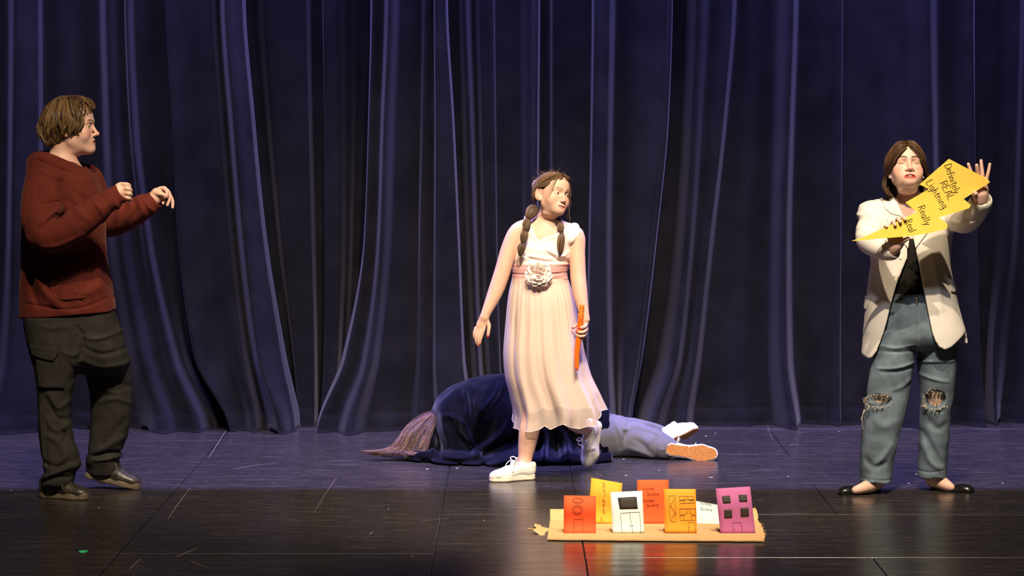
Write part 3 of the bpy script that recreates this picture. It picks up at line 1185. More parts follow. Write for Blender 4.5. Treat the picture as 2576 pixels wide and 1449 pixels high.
lift = (CAM[2] - .0098) / CAM[2]                     # cards stand on the board, not on the floor
YF = CAM[1] + (floorY(1341) - CAM[1]) * lift
YR = CAM[1] + (floorY(1317) - CAM[1]) * lift
sw = lambda a, b=0.0: (lambda v: -a * math.sin(pi * v) + b * math.sin(2 * pi * v))
c1 = Card([(1418.6, 1246.5), (1499, 1247.8), (1499, 1342), (1418, 1341.7)], YF, .03, sw(.004, .012), (0.86, 0.095, 0.028), 'red',
          'red paper building with two round windows, at the left end of the cardboard')
c1.lines('round_window', [circ(600, 348, 55, 27)])
c1.lines('round_window', [circ(600, 348, 42, 19)])
c1.lines('round_window', [circ(597, 440, 50, 48)])
c1.lines('round_window', [circ(597, 440, 36, 32)])
c1.lines('door_outline', [[(560, 672), (562, 534), (652, 532), (652, 672)], circ(575, 605, 3, 3, 6)])
c2 = Card([(1535.7, 1238.4), (1615.5, 1234.6), (1620.8, 1341), (1541, 1341.2)], YF, .03, sw(.006, .004), (0.66, 0.78, 0.78), 'pale_blue',
          'pale blue paper building with a black window above double doors')
c2.patch('window_fill', [(992, 322), (1178, 315), (1186, 425), (1012, 430)], M_BLACKINK)
c2.lines('window_outline', [[(992, 322), (1170, 312), (1188, 428), (1012, 432), (992, 322)]])
c2.lines('double_door', [[(1034, 668), (1018, 478), (1030, 472), (1200, 460), (1208, 470), (1217, 668)], [(1106, 466), (1140, 668)], circ(1113, 597, 4, 4, 6), circ(1139, 594, 4, 4, 6)])
c3 = Card([(1670.5, 1230), (1750, 1230.5), (1753.5, 1340.4), (1672, 1339.8)], YF, .03, sw(.004, .006), (0.93, 0.32, 0.03), 'orange',
          'orange paper building with a drawn staircase and two curtained windows')
stair1 = [(1504, 556)]
zig = lambda x0, y0, dx, dy, n: [(x0 + dx * ((k + 1) // 2), y0 + dy * (k // 2)) for k in range(2 * n + 1)]
c3.lines('staircase', [[(1492, 306), (1553, 298), (1562, 556), (1508, 556), (1492, 306)], zig(1506, 400, 8, -16, 6), zig(1508, 405, 9, 14, 6), zig(1510, 545, 8, -14, 6)])
c3.lines('curtained_window', [[(1592, 306), (1733, 308), (1744, 370), (1604, 376), (1592, 306)], [(1602, 345), (1740, 338)], spline([(1655, 308), (1650, 335), (1603, 352)], 4).tolist(), spline([(1672, 308), (1690, 340), (1740, 345)], 4).tolist(),
                               spline([(1615, 345), (1640, 350), (1650, 374)], 4).tolist(), spline([(1735, 342), (1705, 350), (1702, 372)], 4).tolist()])
c3.lines('curtained_window', [[(1600, 430), (1757, 428), (1758, 540), (1604, 545), (1600, 430)], spline([(1680, 430), (1670, 475), (1603, 498)], 4).tolist(), spline([(1702, 430), (1710, 480), (1756, 495)], 4).tolist(),
                               spline([(1612, 490), (1640, 505), (1640, 543)], 4).tolist(), spline([(1745, 488), (1715, 510), (1718, 541)], 4).tolist()])
c3.lines('door_outline', [[(1688, 660), (1684, 562), (1748, 560), (1755, 660)], circ(1694, 614, 3, 3, 6)])
c4 = Card([(1800.2, 1229), (1887.2, 1223.8), (1900.5, 1342.4), (1812.3, 1342.4)], YF, .035, sw(.012, .006), (0.45, 0.125, 0.30), 'purple',
          'purple paper building with four black windows, at the right end of the cardboard')
for qd in ([(2014, 306), (2090, 298), (2102, 370), (2026, 374)], [(2178, 292), (2258, 290), (2264, 356), (2186, 358)], [(2036, 440), (2112, 436), (2116, 516), (2038, 520)], [(2196, 422), (2276, 418), (2280, 502), (2200, 506)]):
    c4.patch('window_fill', qd, M_BLACKINK)
c4.lines('door_outline', [[(2124, 668), (2117, 568), (2202, 564), (2216, 664)], circ(2140, 634, 3, 3, 6)])
c5 = Card([(1487.5, 1202), (1565.7, 1215.6), (1557, 1317), (1479, 1316)], YR, .035, sw(.006, .01), (0.93, 0.36, 0.035), 'amber',
          'tall amber paper building with its name written downwards, standing at the back left')
tx = []
for ch, zx, zy in zip('BUILDING', (862, 862, 872, 862, 862, 862, 860, 838), (212, 252, 300, 345, 392, 438, 480, 550)):
    tx += text_px(ch, *zc(zx - 16, zy), 0, 10.0, 0)
c5.lines('lettering', tx, .0007, z=False)
c6 = Card([(1603, 1207.3), (1681.8, 1207), (1684, 1318), (1603, 1318)], YR, .03, sw(.006, .006), (0.88, 0.105, 0.025), 'scarlet',
          'scarlet paper building with four handwritten lines, behind the pale blue and orange ones')
tx = []
for s_, zx, zy, an in (('Another', 1240, 245, 0), ('Building', 1284, 300, -2), ('Another', 1240, 366, -1), ('Building', 1280, 412, -5)):
    tx += text_px(s_, *zc(zx, zy), an, 7.6, .06)
c6.lines('lettering', tx, .0007, z=False)
c7 = Card([(1745, 1259), (1824, 1273), (1818, 1318.5), (1742, 1316.5)], YR, .16, sw(-.004, .012), (0.50, 0.60, 0.59), 'slumped_blue',
          'pale blue paper building slumped backwards between the orange and purple ones', back=.02)
tx = []
for s_, zx, zy, an in (('Building', 1800, 385, 8), ('Building', 1808, 444, 3)):
    tx += text_px(s_, *zc(zx, zy), an, 7.4, .06)
c7.lines('lettering', tx, .0007, z=False)
# ================================================================== PEOPLE: SHARED BUILDERS
M_SKIN = mat('skin', (0.7, 0.46, 0.36), 0.52, 0.35, attr=True, sss=0.05, bump=0.12, bscale=260, bdist=0.0006, var=0.06, vscale=30)
M_HAIR = mat('hair_strands', (0.1, 0.06, 0.03), 0.48, 0.35, attr=True)
M_EYE = mat('eye_ball', (0.8, 0.8, 0.8), 0.12, 0.5, attr=True)
M_TEETH = mat('teeth', (0.78, 0.74, 0.66), 0.3)
M_PEARL = mat('pearl_stud', (0.85, 0.83, 0.8), 0.2, 0.6)


def head_volume(fat=0.0, eye='open', mouth=0.0, smile=0.0, child=0.0, brow=1.0, neck=None, nose=1.0, lip=1.0, jaw=1.0, nw=1.0, mw=1.0, cu=0.0, ear=22, es=1.0):
    """head in its own frame: face towards -y, up +z, origin between the ears at eye level"""
    v = Vol()
    v.u(ell((0, .014, .034), (.0745, .094, .082)), 0)
    v.u(ell((0, -.030, -.028 + cu * .5), (.061 + fat * .5, .062, .083 - cu * .5)), .035)
    v.u(ell((0, -.052, .045), (.054, .045, .05)), .03)                       # forehead
    for s in (-1, 1):
        v.u(rcone((s * (.043 * jaw + fat * .6), -.006, -.064 + cu * .6), (s * .013, -.074, -.100 + cu), .017 + fat * .5, .015 + fat * .3), .04)
        v.u(ell((s * .038, -.060, -.036), (.025 + fat * .5, .026, .028)), .025)  # cheek
        v.u(rcone((s * .010, -.0915, .0215), (s * .044, -.074, .021), .0075 * brow, .007 * brow), .016)
    v.u(ell((0, -.085, -.101 + cu), (.020, .0155, .0145)), .014)                    # chin
    if fat > 0:
        v.u(ell((0, -.006, -.104), (.044, .036, .020)), .03)
    v.u(ell((0, -.078, -.066), (.030, .023, .026)), .02)                      # muzzle
    # nose
    v.u(rcone((0, -.0905, .008), (0, -.1095 * nose, -.030), .0064, .0080 * nw), .012)
    v.u(ell((0, -.112 * nose, -.0345), (.0100 * nw, .0100, .0090)), .008)
    for s in (-1, 1):
        v.u(ell((s * .0122 * nw, -.1005, -.0385), (.0070, .0100, .0074)), .006)
    # eyes
    for s in (-1, 1):
        v.cut(ell((s * .0315, -.1015, .002), (.018, .0155, .0105)), .014)
        v.u(ell((s * .0315, -.0755, .0), (.0152, .0145, .0142)), .005)
        if eye == 'open':
            v.cut(ell((s * .0318, -.0935, -.0006), (.0122, .012, .0050), rot(roll=s * -4)), .0015)
        else:
            v.cut(rcone((s * .0195, -.0935, -.0030), (s * .0440, -.0880, -.0022), .0010, .0010), .002)
    # lips
    u0 = -.0628 + mouth * .35
    l0 = -.0735 - mouth * .65
    for s in (-1, 1):
        cx, cz = s * (.0225 * mw + smile * .004), -.0675 + smile * .0080
        v.u(chain([(s * .0004, -.0985, u0 - .0004), (s * .006, -.0985, u0 + .0010 * lip), (cx * .7, -.0945, (u0 + cz) / 2 + .0010), (cx, -.0880, cz)], [.0040 * lip, .0042 * lip, .0034 * lip, .0016], 3), .003)
        v.u(chain([(0, -.0970, l0), (s * .010, -.0955, l0 + .0005), (cx, -.0880, cz)], [.0050 * lip, .0046 * lip, .0016], 3), .003)
    zm = -.0680 - mouth * .15 + smile * .0005
    v.cut(chain([(x_, -.1005 + 22 * x_ * x_ * .6, zm + smile * 8.5 * x_ * x_) for x_ in (-.021 * mw - smile * .004, -.012 * mw, 0, .012 * mw, .021 * mw + smile * .004)], [.0006, .0010 + mouth * .40, .0012 + mouth * .55, .0010 + mouth * .40, .0006], 2), .0016)
    v.cut(ell((0, -.0930, zm), (.017, .008, .0008 + mouth * .45)), .0016)
    for s in (-1, 1):
        v.cut(ell((s * .0064 * nw, -.1070, -.0460), (.0040 * nw, .0068, .0042)), .002)
    # ears
    for s in (-1, 1):
        R = rot(yaw=-s * ear)
        v.u(ell((s * (.0735 + .003 * es), .016, -.008), (.0065, .0185 * es, .031 * es), R), .006)
        v.u(ell((s * .0735, .006, -.032), (.006, .0095 * es, .012 * es), R), .006)
        ox, oy = R[:2, :2] @ np.array([s * .0066, -.001])
        v.cut(ell((s * (.0735 + .003 * es) + ox, .016 + oy, -.004), (.0066, .0112 * es, .019 * es), R), .002)
    if neck is not None:
        for (p, r, k) in neck:
            v.u(chain(p, r, 3), k)
    return v


def head_colors(P, skin, lip, browc, blush=0.0, eyelid=None, mouth=0.0, smile=0.0, dark_lash=True, base=None, lipc=1.0, mw=1.0, browk=.8):
    """P: points in head frame"""
    C = np.tile(np.array(skin, float), (len(P), 1)) if base is None else base
    x, y, z = P[:, 0], P[:, 1], P[:, 2]
    ax = np.abs(x)
    front = y < -.03

    def blend(w, col):
        nonlocal C
        w = np.clip(w, 0, 1)[:, None]
        C = C * (1 - w) + np.array(col) * w
    if blush:
        d = ((ax - .045) / .022) ** 2 + ((z + .030) / .017) ** 2
        blend(front * blush * np.exp(-d), (skin[0] * .95, skin[1] * .52, skin[2] * .50))
        d = (ax / .014) ** 2 + ((z + .030) / .018) ** 2
        blend((y < -.09) * blush * .55 * np.exp(-d), (skin[0] * .95, skin[1] * .58, skin[2] * .55))
    ears = np.clip((ax - .068) / .008, 0, 1) * np.exp(-(((z + .01) / .035) ** 4 + ((y - .02) / .028) ** 4))
    blend(ears * .5, (skin[0] * .98, skin[1] * .62, skin[2] * .58))
    # lips
    lw = .0240 * mw + smile * .004
    zc_ = -.0682 - mouth * .15 + smile * 8.5 * ax * ax
    f_ = np.clip(1 - (ax / lw) ** 2, 0, 1)
    up_h = (.0092 * lipc + mouth * .35) * f_ ** .6
    lo_h = (.0098 * lipc + mouth * .65) * f_ ** .5
    dz = z - zc_
    w = np.where(dz > 0, np.clip((up_h - dz) / .0016 + .3, 0, 1), np.clip((lo_h + dz) / .0016 + .3, 0, 1)) * (y < -.083) * (ax < lw)
    blend(w * .92, lip)
    inner = (y > -.0935) & (y < -.06) & (np.abs(dz) < .004 + mouth * .5) & (ax < lw * .85) & (y < -.075)
    blend(inner * .9, (.10, .03, .025))
    # brows
    bz = .0225 + .006 * np.sin(np.clip((ax - .012) / .036, 0, 1) * pi * .8)
    w = np.clip(1.25 - np.abs(z - bz) / .0044, 0, 1) * (ax > .010) * (ax < .049) * front
    blend(np.sqrt(w) * browk, browc)
    if eyelid is not None:
        d = ((ax - .0315) / .017) ** 2 + ((z - .005) / .009) ** 2
        blend(front * .7 * np.exp(-d * d), eyelid)
    if dark_lash:
        ez = -.0030 + .0 * ax
        if dark_lash == 'closed':
            w = np.clip(1.7 - np.abs(z - (-.0032 + .0008 * (ax - .0195) / .0245)) / .0016, 0, 1) * (ax > .018) * (ax < .0455) * front
        else:
            e = ((ax - .0318) / .0128) ** 2 + ((z + .0006) / .0056) ** 2
            w = np.clip(1 - np.abs(e - 1.0) / .35, 0, 1) * (z > -.002) * front
        blend(w * .85, (.05, .03, .02))
    return C


def eyeball(person, M, loc, sc, side, look, iris=(.12, .07, .035)):
    """one eye as its own mesh; look: direction in head frame"""
    n, m_ = 20, 14
    look = np.array(look, float)
    look /= np.linalg.norm(look)
    v, f, c = [], [], []
    cen = np.array([side * .0315, -.0765, -.0004])
    for i in range(m_ + 1):
        th = pi * i / m_
        for k in range(n):
            ph = 2 * pi * k / n
            d = np.array([math.sin(th) * math.cos(ph), math.sin(th) * math.sin(ph), math.cos(th)])
            # pole along look
            a = np.array([0, 0, 1.0])
            e1 = np.cross(a, look)
            e1 /= np.linalg.norm(e1)
            e2 = np.cross(look, e1)
            q = d[0] * e1 + d[1] * e2 + d[2] * look
            v.append(M @ ((cen + q * .0132) * sc) + loc)
            c.append((.008, .006, .005) if i <= 1 else (iris if i <= 3 else (.78, .76, .74)))
    for i in range(m_):
        for k in range(n):
            k2 = (k + 1) % n
            f.append((i * n + k, (i + 1) * n + k, (i + 1) * n + k2, i * n + k2))
    return mesh_obj('eye', v, f, M_EYE, person, True, np.array(c))


def strands(mb, guides, n, r, c0, c1, jit=.004, wave=.0, wfreq=3.0, rs=None, taper=.25, seg=6, toworld=lambda p: p, sides=4, push=None):
    """locks of hair interpolated between neighbouring guide curves (k curves x m points)"""
    rs = rs or RNG
    Gd = [spline(g, seg) for g in guides]
    m_ = min(len(g) for g in Gd)
    Gd = np.array([g[np.linspace(0, len(g) - 1, m_).round().astype(int)] for g in Gd])
    K = len(Gd)
    for _ in range(n):
        t = rs.random() * (K - 1)
        i = min(int(t), K - 2)
        q = Gd[i] * (1 - (t - i)) + Gd[i + 1] * (t - i)
        q = q + rs.normal(0, jit, 3) * np.linspace(.5, 1.3, m_)[:, None]
        if wave:
            s = np.linspace(0, 1, m_)
            ph = rs.random() * 6.28
            d = rs.normal(0, 1, 3)
            q = q + wave * np.sin(wfreq * 6.28 * s + ph)[:, None] * (s * d[:, None]).T
        cut = int(m_ * rs.uniform(.82, 1.0))
        q = q[:max(cut, 4)]
        if push is not None:
            q = push(q)
        L = len(q)
        prof = np.minimum(1, np.minimum(np.linspace(.45, 3, L), np.linspace(3, taper, L)))
        k = rs.random() ** 1.3
        c = np.array(c0) * (1 - k) + np.array(c1) * k
        rr = r * rs.uniform(.6, 1.25)
        mb.tube([toworld(p) for p in q], list(rr * prof), sides, True, tuple(c))


# ---- shoes: toe towards +x, up +z, sole on z = 0
def plan_prim(circ_, z0, z1, rr=.006):
    """rounded slab whose outline is the hull of circles (x, y, r) chained along the foot"""
    def fn(P):
        Q = P.copy()
        zc0 = (z0 + z1) / 2
        Q[:, 2] = 0
        d = None
        for i in range(len(circ_) - 1):
            a, b = circ_[i], circ_[i + 1]
            e = rcone((a[0], a[1], 0), (b[0], b[1], 0), a[2], b[2]).fn(Q)
            d = e if d is None else smin(d, e, .012)
        w0 = d + rr
        w1 = np.abs(P[:, 2] - zc0) - (z1 - z0) / 2 + rr
        return np.minimum(np.maximum(w0, w1), 0) + np.sqrt(np.maximum(w0, 0) ** 2 + np.maximum(w1, 0) ** 2) - rr
    c = np.array(circ_)
    return Prim(fn, (c[:, 0].min() - .06, -.07, z0), (c[:, 0].max() + .06, .07, z1))


OUTL = [(.036, 0, .033), (.10, .002, .030), (.185, .004, .046), (.232, .0, .034)]


def xf_mesh(o, M, loc, sc=1.0):
    me = o.data
    n = len(me.vertices)
    a = np.empty(n * 3)
    me.vertices.foreach_get('co', a)
    a = (a.reshape(-1, 3) * sc) @ M.T + loc
    me.vertices.foreach_set('co', a.ravel())
    me.update()


def sneaker(person, M, loc, sc, m_up, m_sole, m_lace, sole_h=.026, flatsole=True, bow=True, h=.0035, m_tread=None, name='sneaker', bend=0.0):
    def bendf(p):
        return p
    up = Vol()
    up.u(ell((.042, 0, .052), (.043, .036, .048)), 0)
    up.u(rcone((.075, 0, .062), (.155, .001, .045), .037, .035), .03)
    up.u(ell((.185, .003, .036), (.062, .043, .030)), .03)
    up.u(ell((.225, .001, .032), (.040, .036, .022)), .02)
    up.u(rcone((.015, 0, .08), (.02, 0, .092), .016, .012), .02)
    up.keep(halfspace((0, 0, sole_h * .7), (0, 0, -1)), 0)
    up.cut(ell((.050, 0, .108), (.045, .026, .036)), .006)
    up.u(ell((.122, 0, .093), (.022, .024, .013), rot(pitch=0)), .008)       # tongue
    # welt lines
    up.disp(lambda P, d: np.where(np.abs(P[:, 0] - .188 + .35 * np.abs(P[:, 1])) < .0025, .0014, 0).astype(F32))
    up.disp(lambda P, d: np.where((np.abs(P[:, 2] - .058 + .15 * (P[:, 0] - .05)) < .0018) & (P[:, 0] < .13), .0012, 0).astype(F32))
    u = sdf_obj(name, up, h, m_up, person)
    xf_mesh(u, M, loc, sc)
    so = Vol().u(plan_prim(OUTL, 0, sole_h, .007), 0)
    so.u(ell((.238, 0, sole_h + .004), (.026, .030, .010)), .01)
    so.disp(lambda P, d: np.where(np.abs(P[:, 2] - sole_h * .62) < .0015, .0010, 0).astype(F32))
    s = sdf_obj('sole', so, h, m_sole, u)
    xf_mesh(s, M, loc, sc)
    if m_tread is not None:
        tr = Vol().u(plan_prim([(a, b, c - .005) for a, b, c in OUTL], -.003, .004, .0015), 0)

        def grooves(P, d):
            x, y = P[:, 0], P[:, 1]
            heel = (x < .10) & (np.abs(np.sin((x + y * .9) * 520)) < .35)
            rr = np.hypot(x - .165, y - .0)
            ball = (x > .125) & (rr > .03) & (np.abs(np.sin(rr * 640)) < .33)
            ray = (x > .13) & (rr <= .034) & (np.abs(np.sin(np.arctan2(y, x - .165) * 7)) < .3)
            arch = np.abs(np.hypot(x - .135, y) - .03) < .002
            return np.where((heel | ball | ray | (arch & (x < .135))) & (P[:, 2] < .001), .0028, 0).astype(F32)
        tr.disp(grooves)
        t = sdf_obj('tread', tr, .0016, m_tread, u, pad=.008)
        xf_mesh(t, M, loc, sc)
    # laces
    for i in range(5):
        x = .112 + i * .015
        z = .095 - i * .0085
        mb = MB()
        mb.tube([M @ (np.array([x, yy, z + .006 - abs(yy) * .42]) * sc) + loc for yy in np.linspace(-.026, .026, 7)], .0032 * sc, 6)
        mb.build('lace', m_lace, u)
    if bow:
        for s in (-1, 1):
            mb = MB()
            pts = spline([(.108, 0, .102), (.112, s * .016, .122), (.128, s * .034, .118), (.126, s * .022, .104), (.110, 0, .101)], 5)
            mb.tube([M @ (p * sc) + loc for p in pts], .0030 * sc, 6)
            pts = spline([(.110, 0, .101), (.132, s * .026, .104), (.150, s * .044, .080), (.152, s * .048, .050)], 4)
            mb.tube([M @ (p * sc) + loc for p in pts], .0026 * sc, 6)
            mb.build('lace', m_lace, u)
    return u


def finger(v, pts, r=(.0092, .0085, .0075, .0062), k=.004):
    v.u(chain(pts, list(r)[:len(pts)], 3), k)


def poly_sd(P2, q):
    """signed distance to a polygon, negative inside"""
    d = np.full(len(P2), 1e9)
    ins = np.zeros(len(P2), bool)
    n = len(q)
    for i in range(n):
        a, b = q[i], q[(i + 1) % n]
        ab = b - a
        w = P2 - a
        t = np.clip((w @ ab) / (ab @ ab), 0, 1)
        d = np.minimum(d, ((w - t[:, None] * ab) ** 2).sum(1))
        c = ((a[1] <= P2[:, 1]) & (b[1] > P2[:, 1])) | ((b[1] <= P2[:, 1]) & (a[1] > P2[:, 1]))
        with np.errstate(divide='ignore', invalid='ignore'):
            xx = a[0] + (P2[:, 1] - a[1]) / (b[1] - a[1] if b[1] != a[1] else 1e-9) * ab[0]
        ins ^= c & (P2[:, 0] < xx)
    d = np.sqrt(d)
    return np.where(ins, -d, d)


def poly_prim(pts, Y, y0=-9, y1=9):
    q = np.array([W(x, y, Y)[[0, 2]] for x, y in pts])

    def fn(P):
        d = poly_sd(P[:, [0, 2]].astype(float), q)
        return np.maximum(d, np.maximum(y0 - P[:, 1], P[:, 1] - y1)).astype(F32)
    return Prim(fn, (q[:, 0].min(), y0, q[:, 1].min()), (q[:, 0].max(), y1, q[:, 1].max()))


def frame(x, z):
    x = np.array(x, float)
    x /= np.linalg.norm(x)
    z = np.array(z, float)
    z -= x * (x @ z)
    z /= np.linalg.norm(z)
    return np.stack([x, np.cross(z, x), z], 1)
# ================================================================== PERSON IN THE MAROON HOODIE (left)
SK1 = (0.66, 0.40, 0.29)
H1 = rot(yaw=86, pitch=-2, roll=0)
HL1 = W(180, 320, 0.0)
hv1 = head_volume(fat=.004, eye='open', mouth=.005, brow=1.1, nose=1.02, lip=.85)
b1 = Vol()
b1.u(hv1.prim(H1, HL1, 1.0), 0)
b1.u(chain([W(160, 345, 0), W(158, 385, .0), W(150, 425, 0)], [.054, .056, .072], 3), .02)
b1.u(chain([W(155, 470, 0), W(160, 600, 0), W(165, 760, 0)], [.12, .125, .12], 3), .06)
b1.u(chain([W(150, 450, -.02), W(112, 470, -.17), W(112, 540, -.26), W(130, 597, -.30), W(200, 560, -.33), W(265, 512, -.34), W(290, 492, -.335)], [.07, .052, .046, .042, .036, .028, .026], 3), .03)
b1.u(chain([W(170, 450, .02), W(225, 470, .17), W(255, 540, .2), W(270, 558, .18), W(320, 543, .12), W(368, 516, .08), W(388, 502, .06)], [.07, .05, .045, .042, .036, .028, .025], 3), .03)
b1.u(chain([W(150, 790, -.07), W(138, 900, -.11), W(138, 1000, -.12), W(148, 1100, -.14), W(150, 1215, -.16)], [.1, .07, .055, .05, .04], 3), .05)
b1.u(chain([W(220, 790, .07), W(262, 900, .11), W(278, 1000, .13), W(272, 1100, .15), W(258, 1195, .18)], [.1, .07, .055, .05, .04], 3), .05)
# near fist, back of the hand to the camera
Yh = -.335
b1.u(rbox(W(299, 481, Yh), (.026, .014, .030), .013, rot(roll=32)), .02)
b1.u(rcone(W(288, 492, Yh), W(298, 484, Yh), .027, .026), .02)
finger(b1, [W(303, 464, Yh), W(320, 465, Yh - .010), W(325, 470, Yh + .018), W(312, 474, Yh + .03)], (.0105, .0105, .0095, .008), .006)
finger(b1, [W(306, 474, Yh - .004), W(324, 475.5, Yh - .014), W(328, 481, Yh + .016), W(314, 483, Yh + .03)], (.0105, .0108, .0095, .008), .006)
finger(b1, [W(309, 484, Yh - .003), W(325, 487, Yh - .013), W(328.5, 492, Yh + .016), W(315, 493, Yh + .03)], (.0105, .0105, .0095, .008), .006)
finger(b1, [W(311, 494, Yh), W(323, 498, Yh - .009), W(327, 502, Yh + .014), W(316, 502, Yh + .028)], (.010, .0098, .0085, .007), .006)
finger(b1, [W(291, 476, Yh + .012), W(303, 466, Yh + .03), W(317, 467, Yh + .036)], (.012, .011, .009), .006)
# far hand, relaxed and curled
Yk = .055
b1.u(ell(W(397, 489, Yk), (.026, .022, .030), rot(roll=-30)), .02)
b1.u(rcone(W(385, 502, Yk), W(393, 493, Yk), .025, .024), .02)
finger(b1, [W(402, 475, Yk), W(414, 474, Yk - .012), W(421, 484, Yk - .022), W(419, 496, Yk - .022)], (.0105, .0100, .0088, .0072), .005)
finger(b1, [W(407, 477, Yk + .01), W(421, 480, Yk + .004), W(428, 497, Yk - .004), W(421, 516, Yk - .006)], (.0105, .0098, .0085, .0068), .004)
finger(b1, [W(408, 482, Yk + .025), W(425, 489, Yk + .02), W(434, 506, Yk + .012), W(434, 522, Yk + .006)], (.010, .0092, .008, .0064), .004)
finger(b1, [W(402, 494, Yk + .02), W(411, 500, Yk + .005), W(412, 506, Yk - .008), W(410, 512, Yk - .012)], (.009, .0082, .0074, .006), .004)
finger(b1, [W(391, 484, Yk - .016), W(400, 487, Yk - .030), W(410, 489, Yk - .034), W(415, 494, Yk - .032)], (.0125, .0112, .0095, .0078), .006)


def col1(V):
    P = (V - HL1) @ H1
    base = np.tile(np.array(SK1), (len(V), 1))
    near = np.linalg.norm(P, axis=1) < .2
    C = base.copy()
    C[near] = head_colors(P[near], SK1, (.60, .22, .17), (.07, .04, .02), blush=.45, mouth=.005, lipc=.85, base=base[near].copy())
    return C


fine1 = [(HL1 - .17, HL1 + .17), (W(300, 481, Yh) - .075, W(300, 481, Yh) + .075), (W(405, 492, Yk) - .085, W(405, 492, Yk) + .085)]
p1 = sdf_obj('person', b1, .009, M_SKIN, None, fine=fine1, hf=.0022, color=col1)
tag(p1, 'person in a maroon hoodie and dark cargo trousers stepping right with raised hands', 'person')
for s in (-1, 1):
    eyeball(p1, H1, HL1, 1.0, s, (-.1, -1, .0), (.10, .09, .06))

# hair: a full cap of loose waves
cap = Vol()
cap.u(ell((0, .022, .031), (.081, .107, .094)), 0)
cap.u(ell((0, .066, -.030), (.074, .064, .062)), .04)
cap.u(ell((0, -.020, .012), (.086, .060, .055)), .03)
cap.cut(ell((0, -.108, -.052), (.120, .055, .105), rot(pitch=10)), .012)
cap.cut(ell((0, -.088, -.095), (.12, .070, .062)), .012)
cap.cut(ell((0, -.018, -.116), (.12, .064, .066)), .014)
cap.disp(lambda P, d: (.0018 * np.sin(P[:, 1] * 170 + 3.0 * np.sin(P[:, 2] * 45) + P[:, 0] * 40) + .003 * vnoise(P, (60, 45, 20))).astype(F32))
hp = MB()
hairroot = Vol()
hairroot.u(cap.prim(H1, HL1, 1.0), 0)
hair1 = sdf_obj('hair', hairroot, .0034, M_HAIR, p1, color=lambda V: np.tile(np.array((.060, .034, .015)), (len(V), 1)) * (1 + .7 * vnoise((V - HL1).astype(F32), (50, 50, 50)))[:, None])


def hull_pt(px, py, side, grow=1.0, HLx=180.0, HLy=320.0):
    y = -(px - HLx) / 565.0
    z = (HLy - py) / 565.0
    q = 1 - ((y - .022) / .115) ** 2 - ((z - .030) / .103) ** 2
    if z < -.02:
        q = max(q, .42 - max(0, -z - .02) * 2.0)
    x = side * .086 * math.sqrt(max(q, 0.02)) * grow
    return np.array([x, y, z])


gs = [[(200, 246), (222, 254), (236, 268), (236, 284)], [(196, 245), (218, 258), (229, 276), (224, 292)], [(190, 245), (210, 262), (218, 288), (219, 308), (211, 328)],
      [(184, 245), (202, 270), (213, 300), (211, 324), (200, 344)], [(176, 246), (192, 275), (204, 305), (200, 332), (208, 344)], [(168, 247), (176, 280), (186, 310), (182, 334), (188, 350)],
      [(160, 249), (160, 285), (165, 315), (166, 338), (174, 349)], [(150, 254), (145, 288), (146, 318), (150, 344), (158, 362)], [(140, 260), (126, 294), (126, 324), (134, 350), (146, 372)],
      [(130, 268), (113, 302), (112, 330), (120, 352), (134, 374)], [(122, 276), (105, 306), (105, 332), (112, 354), (126, 373)]]
tw1 = lambda p: H1 @ p + HL1
mbh = MB()
rh = np.random.default_rng(21)
for side in (-1, 1):
    gl = [[hull_pt(a, b, side, 1.0 + .05 * k) for k, (a, b) in enumerate(g)] for g in gs]
    # clumps: each a bundle of fine strands sharing one wave
    for c_ in range(85 if side < 0 else 30):
        t = rh.random() * (len(gl) - 1)
        i = min(int(t), len(gl) - 2)
        ga, gb = spline(gl[i], 6), spline(gl[i + 1], 6)
        m_ = min(len(ga), len(gb))
        q = ga[:m_] * (1 - (t - i)) + gb[:m_] * (t - i)
        s_ = np.linspace(0, 1, m_)
        ph = rh.random() * 6.28
        am = rh.uniform(.005, .011)
        fr = rh.uniform(1.2, 1.9)
        q[:, 1] += am * np.sin(fr * 6.28 * s_ + ph) * np.minimum(1, s_ * 2)
        q[:, 0] += side * (am * .7 * (1 + np.cos(fr * 6.28 * s_ + ph)) * np.minimum(1, s_ * 2) - .001)
        q = q[:int(m_ * rh.uniform(.72, 1.0))]
        tone = rh.random()
        for k in range(9):
            off = rh.normal(0, .0026, 3)
            wd = np.sin(np.linspace(.5, pi - .1, len(q)))[:, None]
            c = (np.array((.035, .019, .008)) * (1 - tone) + np.array((.27, .155, .058)) * tone) * rh.uniform(.6, 1.5)
            mbh.tube([tw1(p) for p in q + off * wd], list(.0013 * np.minimum(1, np.linspace(3, .3, len(q)))), 3, True, tuple(c))
    strands(mbh, gl, 90, .0012, (.030, .017, .007), (.18, .10, .04), jit=.005, wave=.006, wfreq=1.4, rs=rh, toworld=tw1, taper=.3, sides=3)
for w_ in (-1, 1):                                    # crown and back of the head
    gb = []
    for f_ in (.10, .40, .70):
        gb.append([hull_pt(a, b, w_, f_) for a, b in ((182, 243), (150, 247), (122, 268), (106, 300), (104, 332), (114, 358))])
    strands(mbh, gb, 150, .0014, (.035, .019, .008), (.26, .15, .058), jit=.004, wave=.006, wfreq=1.4, rs=rh, toworld=tw1, taper=.3, sides=3)
    gb = []
    for f_ in (.10, .45, .80):
        gb.append([hull_pt(a, b, w_, f_) for a, b in ((176, 243), (200, 244), (222, 252), (236, 266), (238, 280))])
    strands(mbh, gb, 80, .0014, (.035, .019, .008), (.20, .115, .045), jit=.003, wave=.004, wfreq=1.2, rs=rh, toworld=tw1, taper=.3, sides=3)
tag(mbh.build('hair_locks', M_HAIR, hair1), kind='stuff')

